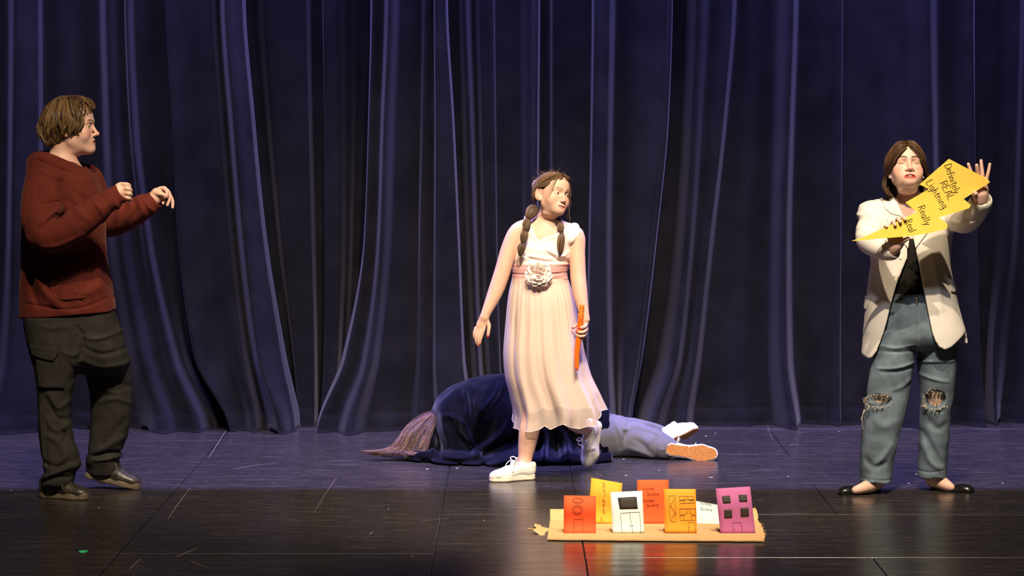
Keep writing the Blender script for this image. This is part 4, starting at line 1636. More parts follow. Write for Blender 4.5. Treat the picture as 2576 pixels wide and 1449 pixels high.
# hoodie
M_HOOD = mat('maroon_fleece', (0.105, 0.020, 0.013), 0.95, 0.1, sheen=0.10, sheen_tint=(.9, .45, .35), bump=0.35, bscale=330, bdist=.0012, var=.14, vscale=14)
hd = Vol()
tor = Rows([(405, 98, 200, .0, .13), (425, 80, 222, 0, .165), (450, 68, 243, 0, .19), (500, 59, 258, 0, .205), (560, 55, 264, 0, .205), (620, 54, 266, 0, .198), (680, 53, 272, 0, .195), (730, 51, 283, 0, .193),
            (765, 50, 290, 0, .190), (800, 50, 291, 0, .186), (830, 52, 291, 0, .18)], 2.2)
hd.u(tor.prim(), 0)
hd.u(chain([W(112, 462, -.16), W(104, 540, -.255), W(124, 594, -.30), W(190, 566, -.335), W(245, 524, -.345), W(276, 503, -.345)], [.088, .085, .076, .068, .057, .048], 4), .03)
hd.u(chain([W(272, 504, -.345), W(296, 489, -.342)], [.047, .043], 1), .008)
hd.u(chain([W(215, 460, .15), W(250, 535, .2), W(272, 556, .18), W(318, 545, .12), W(362, 520, .08)], [.085, .075, .072, .064, .054], 4), .03)
hd.u(chain([W(360, 521, .08), W(384, 507, .065)], [.050, .042], 1), .008)
# hood bunched round the neck
ring = [(104, 402, .05), (96, 408, -.03), (112, 405, -.10), (150, 414, -.130), (188, 432, -.105), (212, 447, -.04), (216, 449, .02), (208, 432, .09), (165, 408, .12), (125, 398, .10), (104, 402, .05)]
hd.u(chain([W(*q) for q in ring], [.040, .044, .040, .028, .024, .018, .018, .030, .03, .035, .040], 4), .022)
hd.u(ell(W(100, 425, .0), (.05, .12, .05)), .04)
hd.cut(chain([W(158, 340, 0), W(160, 385, 0), W(172, 425, -.005), W(186, 436, -.01)], [.070, .078, .076, .045], 4), .012)
# hem cut, slanting up to the front; sleeve ends
hd.keep(halfspace(W(150, 791, -.0), np.cross(np.array([1, 0, 0]) * 1.0 + (W(290, 764, 0) - W(50, 783, 0)) * 0, [0, 1, 0]) * 0 + np.array([.085, 0, -1.0])), .004)
ndir = W(300, 487, -.342) - W(276, 503, -.345)
hd.cut(rcone(W(304, 484.5, -.342), W(314, 478, -.342), .031, .05), .006)
hd.cut(rcone(W(391, 502.5, .063), W(401, 496, .06), .030, .05), .006)
folds1 = [
    ([(56, 764), (110, 770), (160, 777), (215, 771), (289, 742)], 3.2, -.006),
    ([(82, 600), (95, 690), (120, 735), (160, 775)], 13, .020), ([(70, 620), (80, 720), (100, 770)], 9, -.012),
    ([(130, 640), (135, 700), (128, 750)], 8, -.010), ([(108, 470), (110, 500), (122, 512)], 3, -.005), ([(122, 512), (150, 506), (168, 504)], 3, -.005),
    ([(85, 535), (100, 515), (122, 512)], 3, -.005), ([(140, 460), (158, 500), (165, 530)], 7, .010), ([(168, 470), (210, 520), (240, 545)], 9, .008),
    ([(120, 560), (150, 535), (162, 520)], 6, .012), ([(130, 575), (158, 552), (175, 528)], 5, -.010), ([(140, 545), (152, 528), (160, 532)], 4, .010),
    ([(125, 618), (170, 612), (230, 585)], 6, .007), ([(200, 690), (205, 730), (196, 745)], 3, -.005), ([(196, 745), (215, 765)], 3, -.004),
    ([(225, 530), (245, 560), (300, 590)], 7, .0), ([(255, 500), (268, 515), (275, 530)], 6, .008), ([(288, 505), (282, 535), (275, 560)], 7, .012), ([(310, 500), (315, 530), (300, 560)], 7, .010),
    ([(330, 500), (345, 530), (335, 560)], 7, .010), ([(350, 505), (368, 530), (380, 540)], 6, .010), ([(262, 478), (282, 500), (297, 524)], 3, -.004),
    ([(150, 440), (190, 470), (235, 500)], 8, .006), ([(75, 470), (68, 540), (72, 600)], 10, .008), ([(150, 650), (190, 640), (240, 610)], 12, -.010), ([(170, 730), (215, 735), (262, 715)], 14, .012),
    ([(95, 405), (150, 425), (200, 446)], 4, -.008), ([(88, 420), (140, 440), (185, 455)], 5, .006), ([(232, 640), (248, 700), (262, 745)], 10, .009), ([(180, 690), (150, 720), (140, 760)], 10, .010)]
hd.disp(stroke_field(folds1, -.15, .10))
hd.disp(lambda P, d: (.0035 * vnoise(P, (9, 9, 7)) + .0016 * vnoise(P, (26, 26, 20), 3)).astype(F32))
ho = sdf_obj('hoodie', hd, .0047, M_HOOD, p1)
# pouch pocket on the belly
pk = Vol()
pk.u(tor.prim(.006, caps=False), 0)
pk.cut(tor.prim(-.003, caps=False), 0)
pk.keep(rbox(W(168, 705, -.2), (.075, .14, .085), .01, rot(roll=-4)), .002)
pk.disp(lambda P, d: (.003 * vnoise(P, (14, 14, 9), 2)).astype(F32))
pk.lo = W(168, 705, -.2) - np.array([.12, .12, .12])
pk.hi = W(168, 705, -.2) + np.array([.12, .16, .12])
sdf_obj('pouch_pocket', pk, .004, M_HOOD, ho)

# cargo trousers
M_CARGO = mat('olive_black_cotton', (0.026, 0.0235, 0.020), 0.92, 0.15, bump=0.3, bscale=420, bdist=.0008, var=.22, vscale=22)
tr = Vol()
hip = Rows([(740, 66, 284, .0, .165), (800, 64, 290, .0, .168), (840, 68, 300, .0, .165), (880, 74, 312, .0, .155), (915, 84, 318, .0, .12), (940, 100, 310, 0, .05)], 2.3)
nl = Rows([(800, 66, 205, -.05, .125), (860, 72, 205, -.075, .118), (900, 80, 207, -.085, .112), (950, 90, 192, -.095, .098), (1000, 95, 181, -.105, .086), (1050, 97, 177, -.115, .080), (1100, 100, 185, -.13, .080),
           (1140, 104, 199, -.14, .084), (1168, 107, 204, -.15, .086), (1190, 112, 190, -.155, .078), (1212, 103, 185, -.16, .080), (1222, 104, 183, -.16, .076)], 2.3)
fl = Rows([(800, 180, 291, .05, .125), (860, 200, 314, .08, .115), (910, 205, 325, .10, .110), (960, 218, 331, .115, .102), (1000, 226, 333, .125, .096), (1050, 229, 330, .135, .090), (1100, 226, 319, .145, .084),
           (1140, 219, 306, .155, .080), (1158, 215, 300, .16, .080), (1176, 218, 305, .17, .078), (1192, 220, 302, .175, .074)], 2.3)
tr.u(hip.prim(), 0)
tr.u(nl.prim(), .035)
tr.u(fl.prim(), .035)
tr.cut(halfspace(W(110, 1212, -.16), (-.15, 0, 1.0)), .003) if False else None
tr.cut(ell(W(145, 1222, -.16), (.055, .060, .022)), .004)
tr.cut(ell(W(262, 1192, .175), (.058, .055, .018)), .004)
folds2 = [
    ([(110, 1195), (150, 1182), (188, 1165)], 6, .014), ([(112, 1208), (150, 1190), (182, 1192)], 4, -.012), ([(105, 1150), (150, 1165), (200, 1150)], 7, -.010), ([(140, 1180), (165, 1150), (185, 1130)], 8, .012),
    ([(130, 985), (155, 1020), (178, 1005)], 7, .012), ([(125, 1000), (150, 1045), (175, 1050)], 6, -.010), ([(120, 1040), (150, 1075), (178, 1065)], 7, .012), ([(130, 1090), (158, 1105), (172, 1130)], 8, .012),
    ([(150, 1060), (170, 1090), (165, 1115)], 6, -.010), ([(105, 985), (112, 1080), (120, 1170)], 4, .005), ([(124, 990), (126, 1090), (130, 1175)], 2.2, -.004),
    ([(175, 905), (190, 935), (182, 960)], 7, -.010), ([(200, 820), (214, 850), (205, 900)], 5, -.012), ([(165, 880), (190, 890), (205, 880)], 6, .008), ([(215, 845), (250, 850), (300, 835)], 6, .010), ([(215, 870), (255, 890), (310, 880)], 6, -.008),
    ([(210, 905), (260, 925), (320, 915)], 7, .010), ([(225, 940), (270, 960), (318, 985)], 7, -.007), ([(230, 1000), (250, 985), (290, 1000)], 8, .008), ([(240, 1020), (280, 1010), (325, 1030)], 6, .006),
    ([(220, 1160), (260, 1150), (300, 1152)], 4, -.012), ([(222, 1150), (255, 1135), (300, 1110)], 9, .010), ([(220, 1172), (255, 1168), (300, 1160)], 4, .010), ([(250, 1130), (280, 1090), (310, 1060)], 9, -.006),
    ([(100, 815), (140, 822), (190, 815)], 6, .006), ([(80, 1205), (150, 1216), (185, 1210)], 2.5, -.004)]
tr.disp(stroke_field(folds2, -.1, .30))
tr.disp(lambda P, d: (.0035 * vnoise(P, (11, 11, 9), 4) + .0014 * vnoise(P, (30, 30, 24), 6)).astype(F32))
to = sdf_obj('cargo_trousers', tr, .0048, M_CARGO, p1)
# cargo pocket with flap on the near thigh
def thigh_patch(name, poly, grow, th, parent, puff=0.0):
    v = Vol()
    v.u(nl.prim(grow + th, caps=False), 0)
    v.cut(nl.prim(grow - .006, caps=False), 0)
    q = np.array([[W(x, y, -.19)[0], W(x, y, -.19)[2]] for x, y in poly])

    def fn(P):
        d = np.full(len(P), -9.0, F32)
        c = q.mean(0)
        for i in range(len(q)):
            a, b = q[i], q[(i + 1) % len(q)]
            n = np.array([b[1] - a[1], -(b[0] - a[0])])
            n /= np.linalg.norm(n)
            if (c - a) @ n > 0:
                n = -n
            d = np.maximum(d, (P[:, [0, 2]] - a) @ n)
        return np.maximum(d, P[:, 1] - (-.09)).astype(F32)
    v.keep(Prim(fn, (0, 0, 0), (0, 0, 0)), .004)
    v.disp(lambda P, d: (.0025 * vnoise(P, (18, 18, 12), 8)).astype(F32))
    v.lo = np.array([q[:, 0].min() - .02, -.3, q[:, 1].min() - .02])
    v.hi = np.array([q[:, 0].max() + .02, -.05, q[:, 1].max() + .02])
    return sdf_obj(name, v, .0034, M_CARGO, parent, pad=.005)


po = thigh_patch('cargo_pocket', [(88, 900), (150, 900), (163, 972), (162, 978), (97, 974)], .006, .008, to)
thigh_patch('pocket_flap', [(75, 868), (146, 873), (147, 884), (143, 898), (136, 907), (118, 905), (80, 893)], .016, .007, po)

# black trainers
M_TRN = mat('black_trainer_leather', (0.030, 0.025, 0.016), 0.42, 0.5, bump=.15, bscale=120, bdist=.0008, var=.3, vscale=30)
M_TRS = mat('worn_taupe_sole', (0.13, 0.10, 0.065), 0.75, var=.3, vscale=40)
M_TRL = mat('black_lace', (0.10, 0.09, 0.075), 0.8)
f1 = W(103, 1258, 0)
sneaker(p1, rot(yaw=-22), np.array([W(100, 1250, -.15)[0], -.14, 0.0]), 1.0 * .92, M_TRN, M_TRS, M_TRL, .030, bow=True)
sneaker(p1, rot(yaw=-8) @ np.array(Euler((0, math.radians(12), 0)).to_matrix()), np.array([W(212, 1200, .17)[0], .165, 0.052]), 1.0, M_TRN, M_TRS, M_TRL, .028, bow=True)
# ================================================================== GIRL IN THE PALE PINK DRESS (centre)
SK2 = (0.63, 0.385, 0.275)
H2 = rot(yaw=37, pitch=-4, roll=13)
HL2 = W(1389, 491, .50)
S2 = .88
hv2 = head_volume(fat=.002, eye='open', mouth=.0085, smile=1.0, brow=.6, nose=.975, lip=.75, jaw=.88, nw=.88, cu=.013, ear=42, es=1.12, mw=1.15)
b2 = Vol()
b2.u(hv2.prim(H2, HL2, S2), 0)
b2.u(chain([W(1380, 522, .515), W(1375, 550, .53), W(1371, 585, .535)], [.040, .041, .055], 3), .02)
tor2 = Rows([(545, 1350, 1396, .535, .045), (560, 1326, 1418, .535, .06), (575, 1305, 1440, .535, .074), (600, 1298, 1440, .535, .088), (640, 1297, 1434, .535, .097), (690, 1298, 1418, .535, .092), (740, 1292, 1430, .535, .105), (800, 1284, 1440, .535, .11), (850, 1284, 1440, .535, .10)], 2.0)
b2.u(tor2.prim(), .03)
b2.u(chain([W(1338, 572, .53), W(1303, 583, .52), W(1281, 625, .505), W(1265, 680, .49), W(1246, 735, .475), W(1226, 780, .455), W(1219, 797, .45)], [.045, .041, .038, .0375, .035, .0245, .0215], 4), .025)
b2.u(chain([W(1410, 580, .53), W(1448, 592, .52), W(1452, 640, .50), W(1454, 690, .48), W(1459, 735, .455), W(1467, 778, .43), W(1472, 804, .42)], [.045, .040, .037, .0370, .0345, .0255, .022], 4), .025)
b2.u(chain([W(1335, 800, .52), W(1345, 940, .53), W(1338, 1040, .53), W(1331, 1085, .52), W(1326, 1120, .525), W(1321, 1152, .525), W(1316, 1180, .51)], [.080, .056, .050, .048, .042, .034, .034], 4), .04)
b2.u(chain([W(1392, 800, .54), W(1405, 940, .56), W(1420, 1020, .64), W(1446, 1062, .74), W(1473, 1076, .825), W(1488, 1084, .868)], [.080, .056, .050, .043, .033, .025], 4), .04)
# right hand hanging, back of the hand to the camera
Yr = .448
b2.u(ell(W(1212, 815, Yr), (.024, .013, .037), rot(roll=24)), .016)
finger(b2, [W(1217, 826, Yr - .004), W(1213, 840, Yr - .008), W(1209, 854, Yr - .006), W(1207, 865, Yr)], (.0088, .0078, .0068, .0056), .004)
finger(b2, [W(1209, 829, Yr - .003), W(1205, 845, Yr - .008), W(1203, 860, Yr - .006), W(1203, 871, Yr + .002)], (.0090, .0078, .0068, .0056), .004)
finger(b2, [W(1202, 828, Yr), W(1198, 844, Yr - .004), W(1197, 856, Yr - .001), W(1199, 866, Yr + .006)], (.0086, .0074, .0064, .0052), .004)
finger(b2, [W(1197, 825, Yr + .004), W(1193, 838, Yr + .002), W(1193, 849, Yr + .005), W(1196, 856, Yr + .012)], (.0078, .0066, .0058, .0048), .004)
finger(b2, [W(1224, 806, Yr + .002), W(1230, 818, Yr - .004), W(1229, 832, Yr - .010), W(1227, 846, Yr - .012)], (.0110, .0092, .0080, .0064), .006)
# left hand closed round the tube
Yl = .415
b2.u(ell(W(1470, 826, Yl + .006), (.017, .020, .034), rot(roll=-8)), .016)
finger(b2, [W(1475, 815, Yl - .006), W(1471, 822, Yl - .026), W(1463, 824, Yl - .032), W(1457, 826, Yl - .028)], (.0088, .0080, .0072, .0060), .004)
finger(b2, [W(1475, 828, Yl - .006), W(1470, 834, Yl - .028), W(1460, 836, Yl - .034), W(1451, 834, Yl - .026)], (.0088, .0080, .0072, .0060), .004)
finger(b2, [W(1473, 839, Yl - .004), W(1468, 845, Yl - .025), W(1458, 846, Yl - .030), W(1450, 842, Yl - .022)], (.0082, .0074, .0066, .0056), .004)
finger(b2, [W(1471, 846, Yl + .008), W(1464, 852, Yl - .016), W(1456, 851, Yl - .020), W(1451, 848, Yl - .014)], (.0072, .0066, .0060, .0050), .004)
finger(b2, [W(1466, 812, Yl + .016), W(1456, 815, Yl + .022), W(1448, 819, Yl + .020), W(1441, 825, Yl + .012)], (.0098, .0086, .0076, .0060), .005)


def col2(V):
    P = (V - HL2) @ H2 / S2
    C = np.tile(np.array(SK2), (len(V), 1))
    near = np.linalg.norm(P, axis=1) < .19
    C[near] = head_colors(P[near], SK2, (.62, .22, .19), (.17, .095, .05), blush=.45, mouth=.0085, smile=1.0, lipc=.60, mw=1.15, base=C[near].copy())
    # red nail varnish
    for q in (W(1227, 846, Yr - .016), W(1207, 867, Yr - .004), W(1203, 873, Yr), W(1457, 826, Yl - .034), W(1450, 834, Yl - .032), W(1441, 826, Yl + .008), W(1199, 868, Yr + .004)):
        d = np.linalg.norm(V - q, axis=1)
        w = np.clip((.0075 - d) / .002, 0, 1)[:, None]
        C = C * (1 - w) + np.array((.62, .03, .02)) * w
    return C


fine2 = [(HL2 - .15, HL2 + .15), (W(1211, 830, Yr) - .075, W(1211, 830, Yr) + .075), (W(1463, 830, Yl) - .07, W(1463, 830, Yl) + .07)]
p2 = sdf_obj('person', b2, .0058, M_SKIN, None, fine=fine2, hf=.0018, color=col2)
tag(p2, 'girl in a pale pink dress walking with one foot lifted, looking over her shoulder', 'person')
for s in (-1, 1):
    eyeball(p2, H2, HL2, S2, s, (.42, -1, .06), (.09, .055, .03))
tw2 = lambda p: H2 @ (p * S2) + HL2
mb = MB()
mb.tube([tw2(np.array([x, -.0940 + 13 * x * x, -.0655 + 7.0 * x * x])) for x in np.linspace(-.020, .020, 9)], [.0022, .0034, .0042, .0046, .0046, .0046, .0042, .0034, .0022], 6)
mb.build('teeth', M_TEETH, p2)

# hair drawn back into two bubble braids
cap2 = Vol()
cap2.u(ell((0, .018, .037), (.0795, .098, .087)), 0)
cap2.cut(ell((0, -.102, -.030), (.0640, .064, .094)), .010)
cap2.cut(ell((0, -.03, -.090), (.2, .060, .062)), .012)
for s in (-1, 1):
    cap2.cut(ell((s * .084, .006, -.012), (.020, .024, .036)), .006)
    cap2.cut(ell((s * .078, -.048, -.030), (.022, .030, .045)), .008)
ca = Vol().u(cap2.prim(H2, HL2, S2), 0)
hair2 = sdf_obj('hair', ca, .0034, M_HAIR, p2, color=lambda V: np.tile(np.array((.060, .033, .018)), (len(V), 1)))
CH = np.array([0, .018, .037])
RH = np.array([.0805, .0995, .0885])


def push2(q):
    e = (q - CH) / RH
    n = np.linalg.norm(e, axis=1)
    k = np.where(n < 1.0, 1.0 / np.maximum(n, .2), 1.0)
    return CH + (q - CH) * k[:, None]


rg = np.random.default_rng(31)
mbh = MB()
for s in (-1, 1):
    tie = (s * .066, .055, -.058)
    gl = []
    for i in range(8):
        t = i / 7
        y0 = -.078 + .16 * t
        root = (s * .004, y0, .125 - .5 * (y0 - .02) ** 2 * 4)
        gl.append([root, (s * .052, y0 + .012 + .02 * t, .095 - .03 * t), (s * .080, .02 + .05 * t, .035 - .01 * t), (s * .078, .046 + .02 * t, -.018), tie])
    # temple hair
    gl.insert(0, [(s * .008, -.086, .086), (s * .042, -.070, .076), (s * .076, -.012, .046), (s * .079, .028, .004), tie])
    gl.insert(0, [(s * .016, -.088, .080), (s * .052, -.058, .060), (s * .077, -.016, .036), (s * .080, .030, .020), tie])
    gl.insert(0, [(s * .030, -.084, .070), (s * .062, -.046, .044), (s * .077, -.018, .030), (s * .082, .020, .026), (s * .080, .045, -.010), tie])
    strands(mbh, gl, 460, .0011, (.050, .028, .015), (.26, .155, .085), jit=.0026, wave=.0018, seg=4, sides=3, rs=rg, toworld=tw2, push=push2, taper=.5)
# loose wisps round the face and crown
for a in [[(-.030, -.074, .095), (-.052, -.076, .055), (-.060, -.070, .015), (-.068, -.058, -.022)], [(-.028, -.076, .095), (-.048, -.082, .06), (-.058, -.078, .02), (-.064, -.064, -.008)],
          [(.050, -.058, .080), (.074, -.050, .03), (.082, -.030, -.03), (.086, -.04, -.08)], [(.055, -.050, .075), (.080, -.04, .02), (.088, -.03, -.05), (.098, -.045, -.12)],
          [(.055, -.045, .08), (.085, -.03, .03), (.092, -.02, -.02), (.088, -.03, -.06)], [(.058, -.03, .085), (.090, -.02, .04), (.096, -.012, .0), (.094, -.02, -.04)],
          [(.05, -.02, .10), (.086, -.012, .055), (.094, .0, .01), (.09, .0, -.03)]]:
    for k in range(3):
        off = rg.normal(0, .003, 3)
        q = spline([np.array(p) + off * (1 + j * .6) for j, p in enumerate(a)], 6)
        mbh.tube([tw2(p) for p in q], list(np.linspace(.0011, .0005, len(q))), 4, True, (.16, .09, .045))
for k in range(70):
    th = rg.uniform(-1.6, 1.6)
    ph = rg.uniform(-.9, .9)
    d = np.array([math.sin(th), math.sin(ph) * math.cos(th), math.cos(th) * math.cos(ph)])
    root = CH + RH * d / np.linalg.norm(d)
    q = spline([root, root + d * .008 + rg.normal(0, .006, 3), root + d * rg.uniform(.008, .020) + rg.normal(0, .012, 3)], 4)
    mbh.tube([tw2(p) for p in q], list(np.linspace(.0007, .0003, len(q))), 3, True, (.20, .12, .065))
tag(mbh.build('hair_strands', M_HAIR, hair2), kind='stuff')


def braid(pts, rad, parent):
    """pts: band positions in (px, py, Y); a bubble of hair between each pair of bands"""
    for i in range(len(pts) - 1):
        a, b = W(*pts[i]), W(*pts[i + 1])
        ax = b - a
        L = np.linalg.norm(ax)
        ax /= L
        e1 = np.cross(ax, [0, 1, 0])
        e1 /= np.linalg.norm(e1)
        e2 = np.cross(ax, e1)
        mb = MB()
        last = i == len(pts) - 2
        for k in range(56):
            an = 2 * pi * k / 56 + rg.normal(0, .08)
            R = rad[i] * rg.uniform(.88, 1.08)
            q = []
            for t in np.linspace(0, 1, 9):
                w = math.sin(pi * t ** .8) ** .8 if not last else math.sin(pi * min(t ** .7, 1)) ** .9
                w = .26 + .74 * w if not last else .22 + .78 * w
                q.append(a + ax * L * t + (e1 * math.cos(an) + e2 * math.sin(an)) * R * w * (.95 if 0 < t < 1 else .8))
            c = np.array((.060, .034, .018)) * (1 + 2.6 * rg.random() ** 2)
            mb.tube(q, [R * .06] + [R * .095] * 7 + [R * (.06 if not last else .02)], 4, True, tuple(c))
        core = [a + ax * L * t for t in np.linspace(0, 1, 9)]
        mb.tube(core, [rad[i] * (.22 + .7 * (math.sin(pi * t) if not last else math.sin(pi * min(t * .8 + .15, 1)))) for t in np.linspace(0, 1, 9)], 10, True, (.05, .028, .015))
        mb.build('braid_bubble', M_HAIR, parent)
        mb = MB()
        mb.tube([a + (e1 * math.cos(t) + e2 * math.sin(t)) * rad[i] * .30 for t in np.linspace(0, 2 * pi, 13)], .0026, 6)
        mb.build('hair_tie', mat('brown_elastic', (.05, .03, .03), .6) if 'brown_elastic' not in bpy.data.materials else bpy.data.materials['brown_elastic'], parent)


braid([(1346, 518, .50), (1327, 551, .455), (1322, 580, .425), (1314, 612, .412), (1308, 644, .408)], [.026, .0185, .0170, .0165], hair2)
braid([(1402, 552, .475), (1408, 560, .455), (1413, 585, .438), (1408, 640, .425)], [.016, .0150, .0165], hair2)

# ---- dress
M_SATIN = mat('pale_pink_satin', (0.86, 0.74, 0.67), 0.42, 0.4, sheen=0.15, sheen_tint=(1, .9, .85), var=.04, vscale=10)
M_SASH = mat('dusty_rose_satin', (0.66, 0.36, 0.33), 0.35, 0.5, sheen=0.15)
M_CHIF = mat('pink_chiffon', (0.82, 0.655, 0.56), 0.8, 0.2, sheen=0.2, alpha=.62, bump=.15, bscale=500, bdist=.0004)
M_LINING = mat('pink_lining', (0.80, 0.62, 0.52), 0.7, 0.2)
M_PETAL = mat('blush_petal', (0.93, 0.79, 0.72), 0.8, 0.2, sss=.25)
bd = Vol()
bd.u(tor2.prim(.010, caps=False), 0)
bd.u(chain([W(1398, 596, .458), W(1424, 580, .488), W(1444, 570, .52), W(1448, 574, .55), W(1436, 578, .60)], [.016, .018, .018, .018, .018], 3), .03)
bd.u(chain([W(1332, 585, .462), W(1328, 560, .49), W(1327, 548, .54), W(1330, 555, .60)], [.016, .017, .016, .016], 3), .02)
bd.u(chain([W(1436, 602, .48), W(1456, 583, .505)], [.020, .016], 1), .025)


def neck_cut(P):
    l0, l1 = W(1334, 560, .45), W(1352, 605, .45)
    r1, r2 = W(1352, 605, .45), W(1412, 583, .45)
    r3 = W(1436, 556, .45)
    def side(a, b):
        n = np.array([-(b[2] - a[2]), b[0] - a[0]])
        n /= np.linalg.norm(n)
        return (P[:, 0] - a[0]) * n[0] + (P[:, 2] - a[2]) * n[1]
    d = np.maximum(-side(l0, l1), -side(r1, r2))
    return np.maximum(np.maximum(d, -side(r2, r3)), P[:, 1] - .70).astype(F32)


bd.cut(Prim(neck_cut, W(1310, 620, .2), W(1470, 480, .8)), .003)
bd.cut(ell(W(1298, 588, .52), (.045, .12, .060)), .01)
bd.cut(ell(W(1470, 640, .52), (.036, .12, .055)), .01)
bd.keep(halfspace(W(1360, 540, .5), (0, 0, 1)), .002)
bd.keep(halfspace(W(1360, 672, .5), (0, 0, -1)), .002)
bd.disp(stroke_field([([(1300, 655), (1335, 645), (1380, 652)], 5, .006), ([(1310, 640), (1350, 655), (1400, 660)], 4, -.005), ([(1372, 625), (1400, 640), (1428, 648)], 5, .007), ([(1380, 640), (1405, 655), (1430, 660)], 4, -.006),
                      ([(1400, 650), (1420, 642), (1432, 636)], 4, .006), ([(1320, 620), (1360, 630), (1400, 622)], 10, .004), ([(1300, 668), (1360, 662), (1430, 668)], 3, .004), ([(1330, 575), (1345, 600), (1352, 608)], 2.5, .003), ([(1352, 609), (1380, 600), (1412, 588)], 2.5, .003)], .44, .6))
dress = sdf_obj('dress', bd, .0032, M_SATIN, p2, pad=.02, lo=W(1280, 700, .40), hi=W(1475, 535, .66))
# sash in folded bands
for i in range(5):
    sv = Vol()
    sv.u(tor2.prim(.014 + .0035 * (i % 2), caps=False), 0)
    sv.cut(tor2.prim(.004, caps=False), 0)
    y0, y1 = 662 + i * 8.6, 662 + (i + 1) * 8.6 + 7.0
    za, zb = W(1360, y0, .5)[2], W(1360, y1, .5)[2]

    def slab(P, za=za, zb=zb, i=i):
        sl = (P[:, 0] - W(1360, 700, .5)[0])
        tw = .004 * np.clip(sl / .11, 0, 1) * math.sin(i * 2.1) - .012 * np.clip(-sl / .11, 0, 1) * .3
        z = P[:, 2] - tw
        return np.maximum(z - za, zb - z).astype(F32)
    sv.keep(Prim(slab, (0, 0, 0), (0, 0, 0)), .005)
    sv.disp(lambda P, d, i=i: (.0035 * vnoise(P, (16, 16, 60), i * 3) * np.clip((P[:, 0] - W(1350, 700, .5)[0]) * 14, .15, 1)).astype(F32))
    sdf_obj('sash_band', sv, .0032, M_SASH, dress, lo=W(1278, 725, .40), hi=W(1440, 650, .66))

SKR = Rows([(700, 1290, 1426, .535, .108), (725, 1285, 1434, .535, .122), (760, 1280, 1444, .54, .138), (820, 1275, 1453, .55, .152), (880, 1270, 1463, .565, .17), (940, 1272, 1478, .59, .19), (1000, 1286, 1501, .62, .21), (1045, 1294, 1515, .64, .22), (1090, 1290, 1515, .65, .22)], 2.0)
HX = [(-1.2, 1070), (-1.0, 1076), (-.85, 1078), (-.55, 1077), (-.40, 1070), (-.32, 1062), (-.2, 1072), (-.08, 1066), (.08, 1056), (.25, 1066), (.45, 1070), (.62, 1065), (.78, 1067), (.9, 1064), (1.0, 1032), (1.2, 1032)]


def skirt(name, grow, hem_up, m, parent, amp, nth=300, nr=80, back_hem=1035):
    V = np.zeros((nr, nth, 3))
    for j in range(nth):
        th = 2 * pi * j / nth
        cx, sy = math.cos(th), math.sin(th)            # sy < 0 is the near side
        hem = np.interp(cx, [a for a, b in HX], [b for a, b in HX])
        if sy > 0:
            hem = hem * (1 - min(1, sy * 2.5)) + back_hem * min(1, sy * 2.5)
        hem -= hem_up
        zt, zb = W(1360, 699, .535)[2], W(1360, hem, .6)[2]
        fine_ = math.sin(th * 46 + 2 * math.sin(th * 5)) * .5 + math.sin(th * 29 + 1.3) * .5
        mid_ = math.sin(th * 13 + 1.4 * math.sin(th * 3)) * .6 + math.sin(th * 8 + .7) * .4
        big_ = math.sin(th * 9 + 2.2) + .8 * math.sin(th * 5 + .4)
        t = np.linspace(0, 1, nr)
        z = zt + (zb - zt) * t
        v = SKR.at(z).astype(float)
        tw = .05 * t * math.sin(th * 3 + 1)
        mid2 = np.sin((th + tw) * 13 + 1.4 * math.sin(th * 3))
        d = amp * (.0028 * fine_ * (1 - .55 * t) * np.minimum(1, t * 8 + .2) + .0060 * mid2 * np.minimum(1, t * 3) * (.6 + .4 * t) + .013 * big_ * t ** 2.2)
        d += .010 * np.maximum(0, t - .75) * 4 * math.sin(th * 17 + 1.0) * amp * .7
        V[:, j, 0] = v[:, 0] + (v[:, 2] + grow + d) * cx
        V[:, j, 1] = v[:, 1] + (v[:, 3] + grow + d) * sy
        V[:, j, 2] = z
    v = V.reshape(-1, 3)
    a = np.arange(nth)
    Q = np.vstack([np.stack([i * nth + a, i * nth + (a + 1) % nth, (i + 1) * nth + (a + 1) % nth, (i + 1) * nth + a], 1)[:, ::-1] for i in range(nr - 1)])
    o = mesh_obj(name, v, Q, m, parent)
    return o, V


sk, VS = skirt('skirt', .004, 0, M_CHIF, dress, 1.0)
ln, _ = skirt('lining', -.006, 46, M_LINING, dress, .9, 220, 60, back_hem=1000)
mb = MB()
mb.tube([VS[-1, j] for j in range(0, 300)] + [VS[-1, 0]], .0014, 5)
mb.build('rolled_hem', M_SATIN, sk)
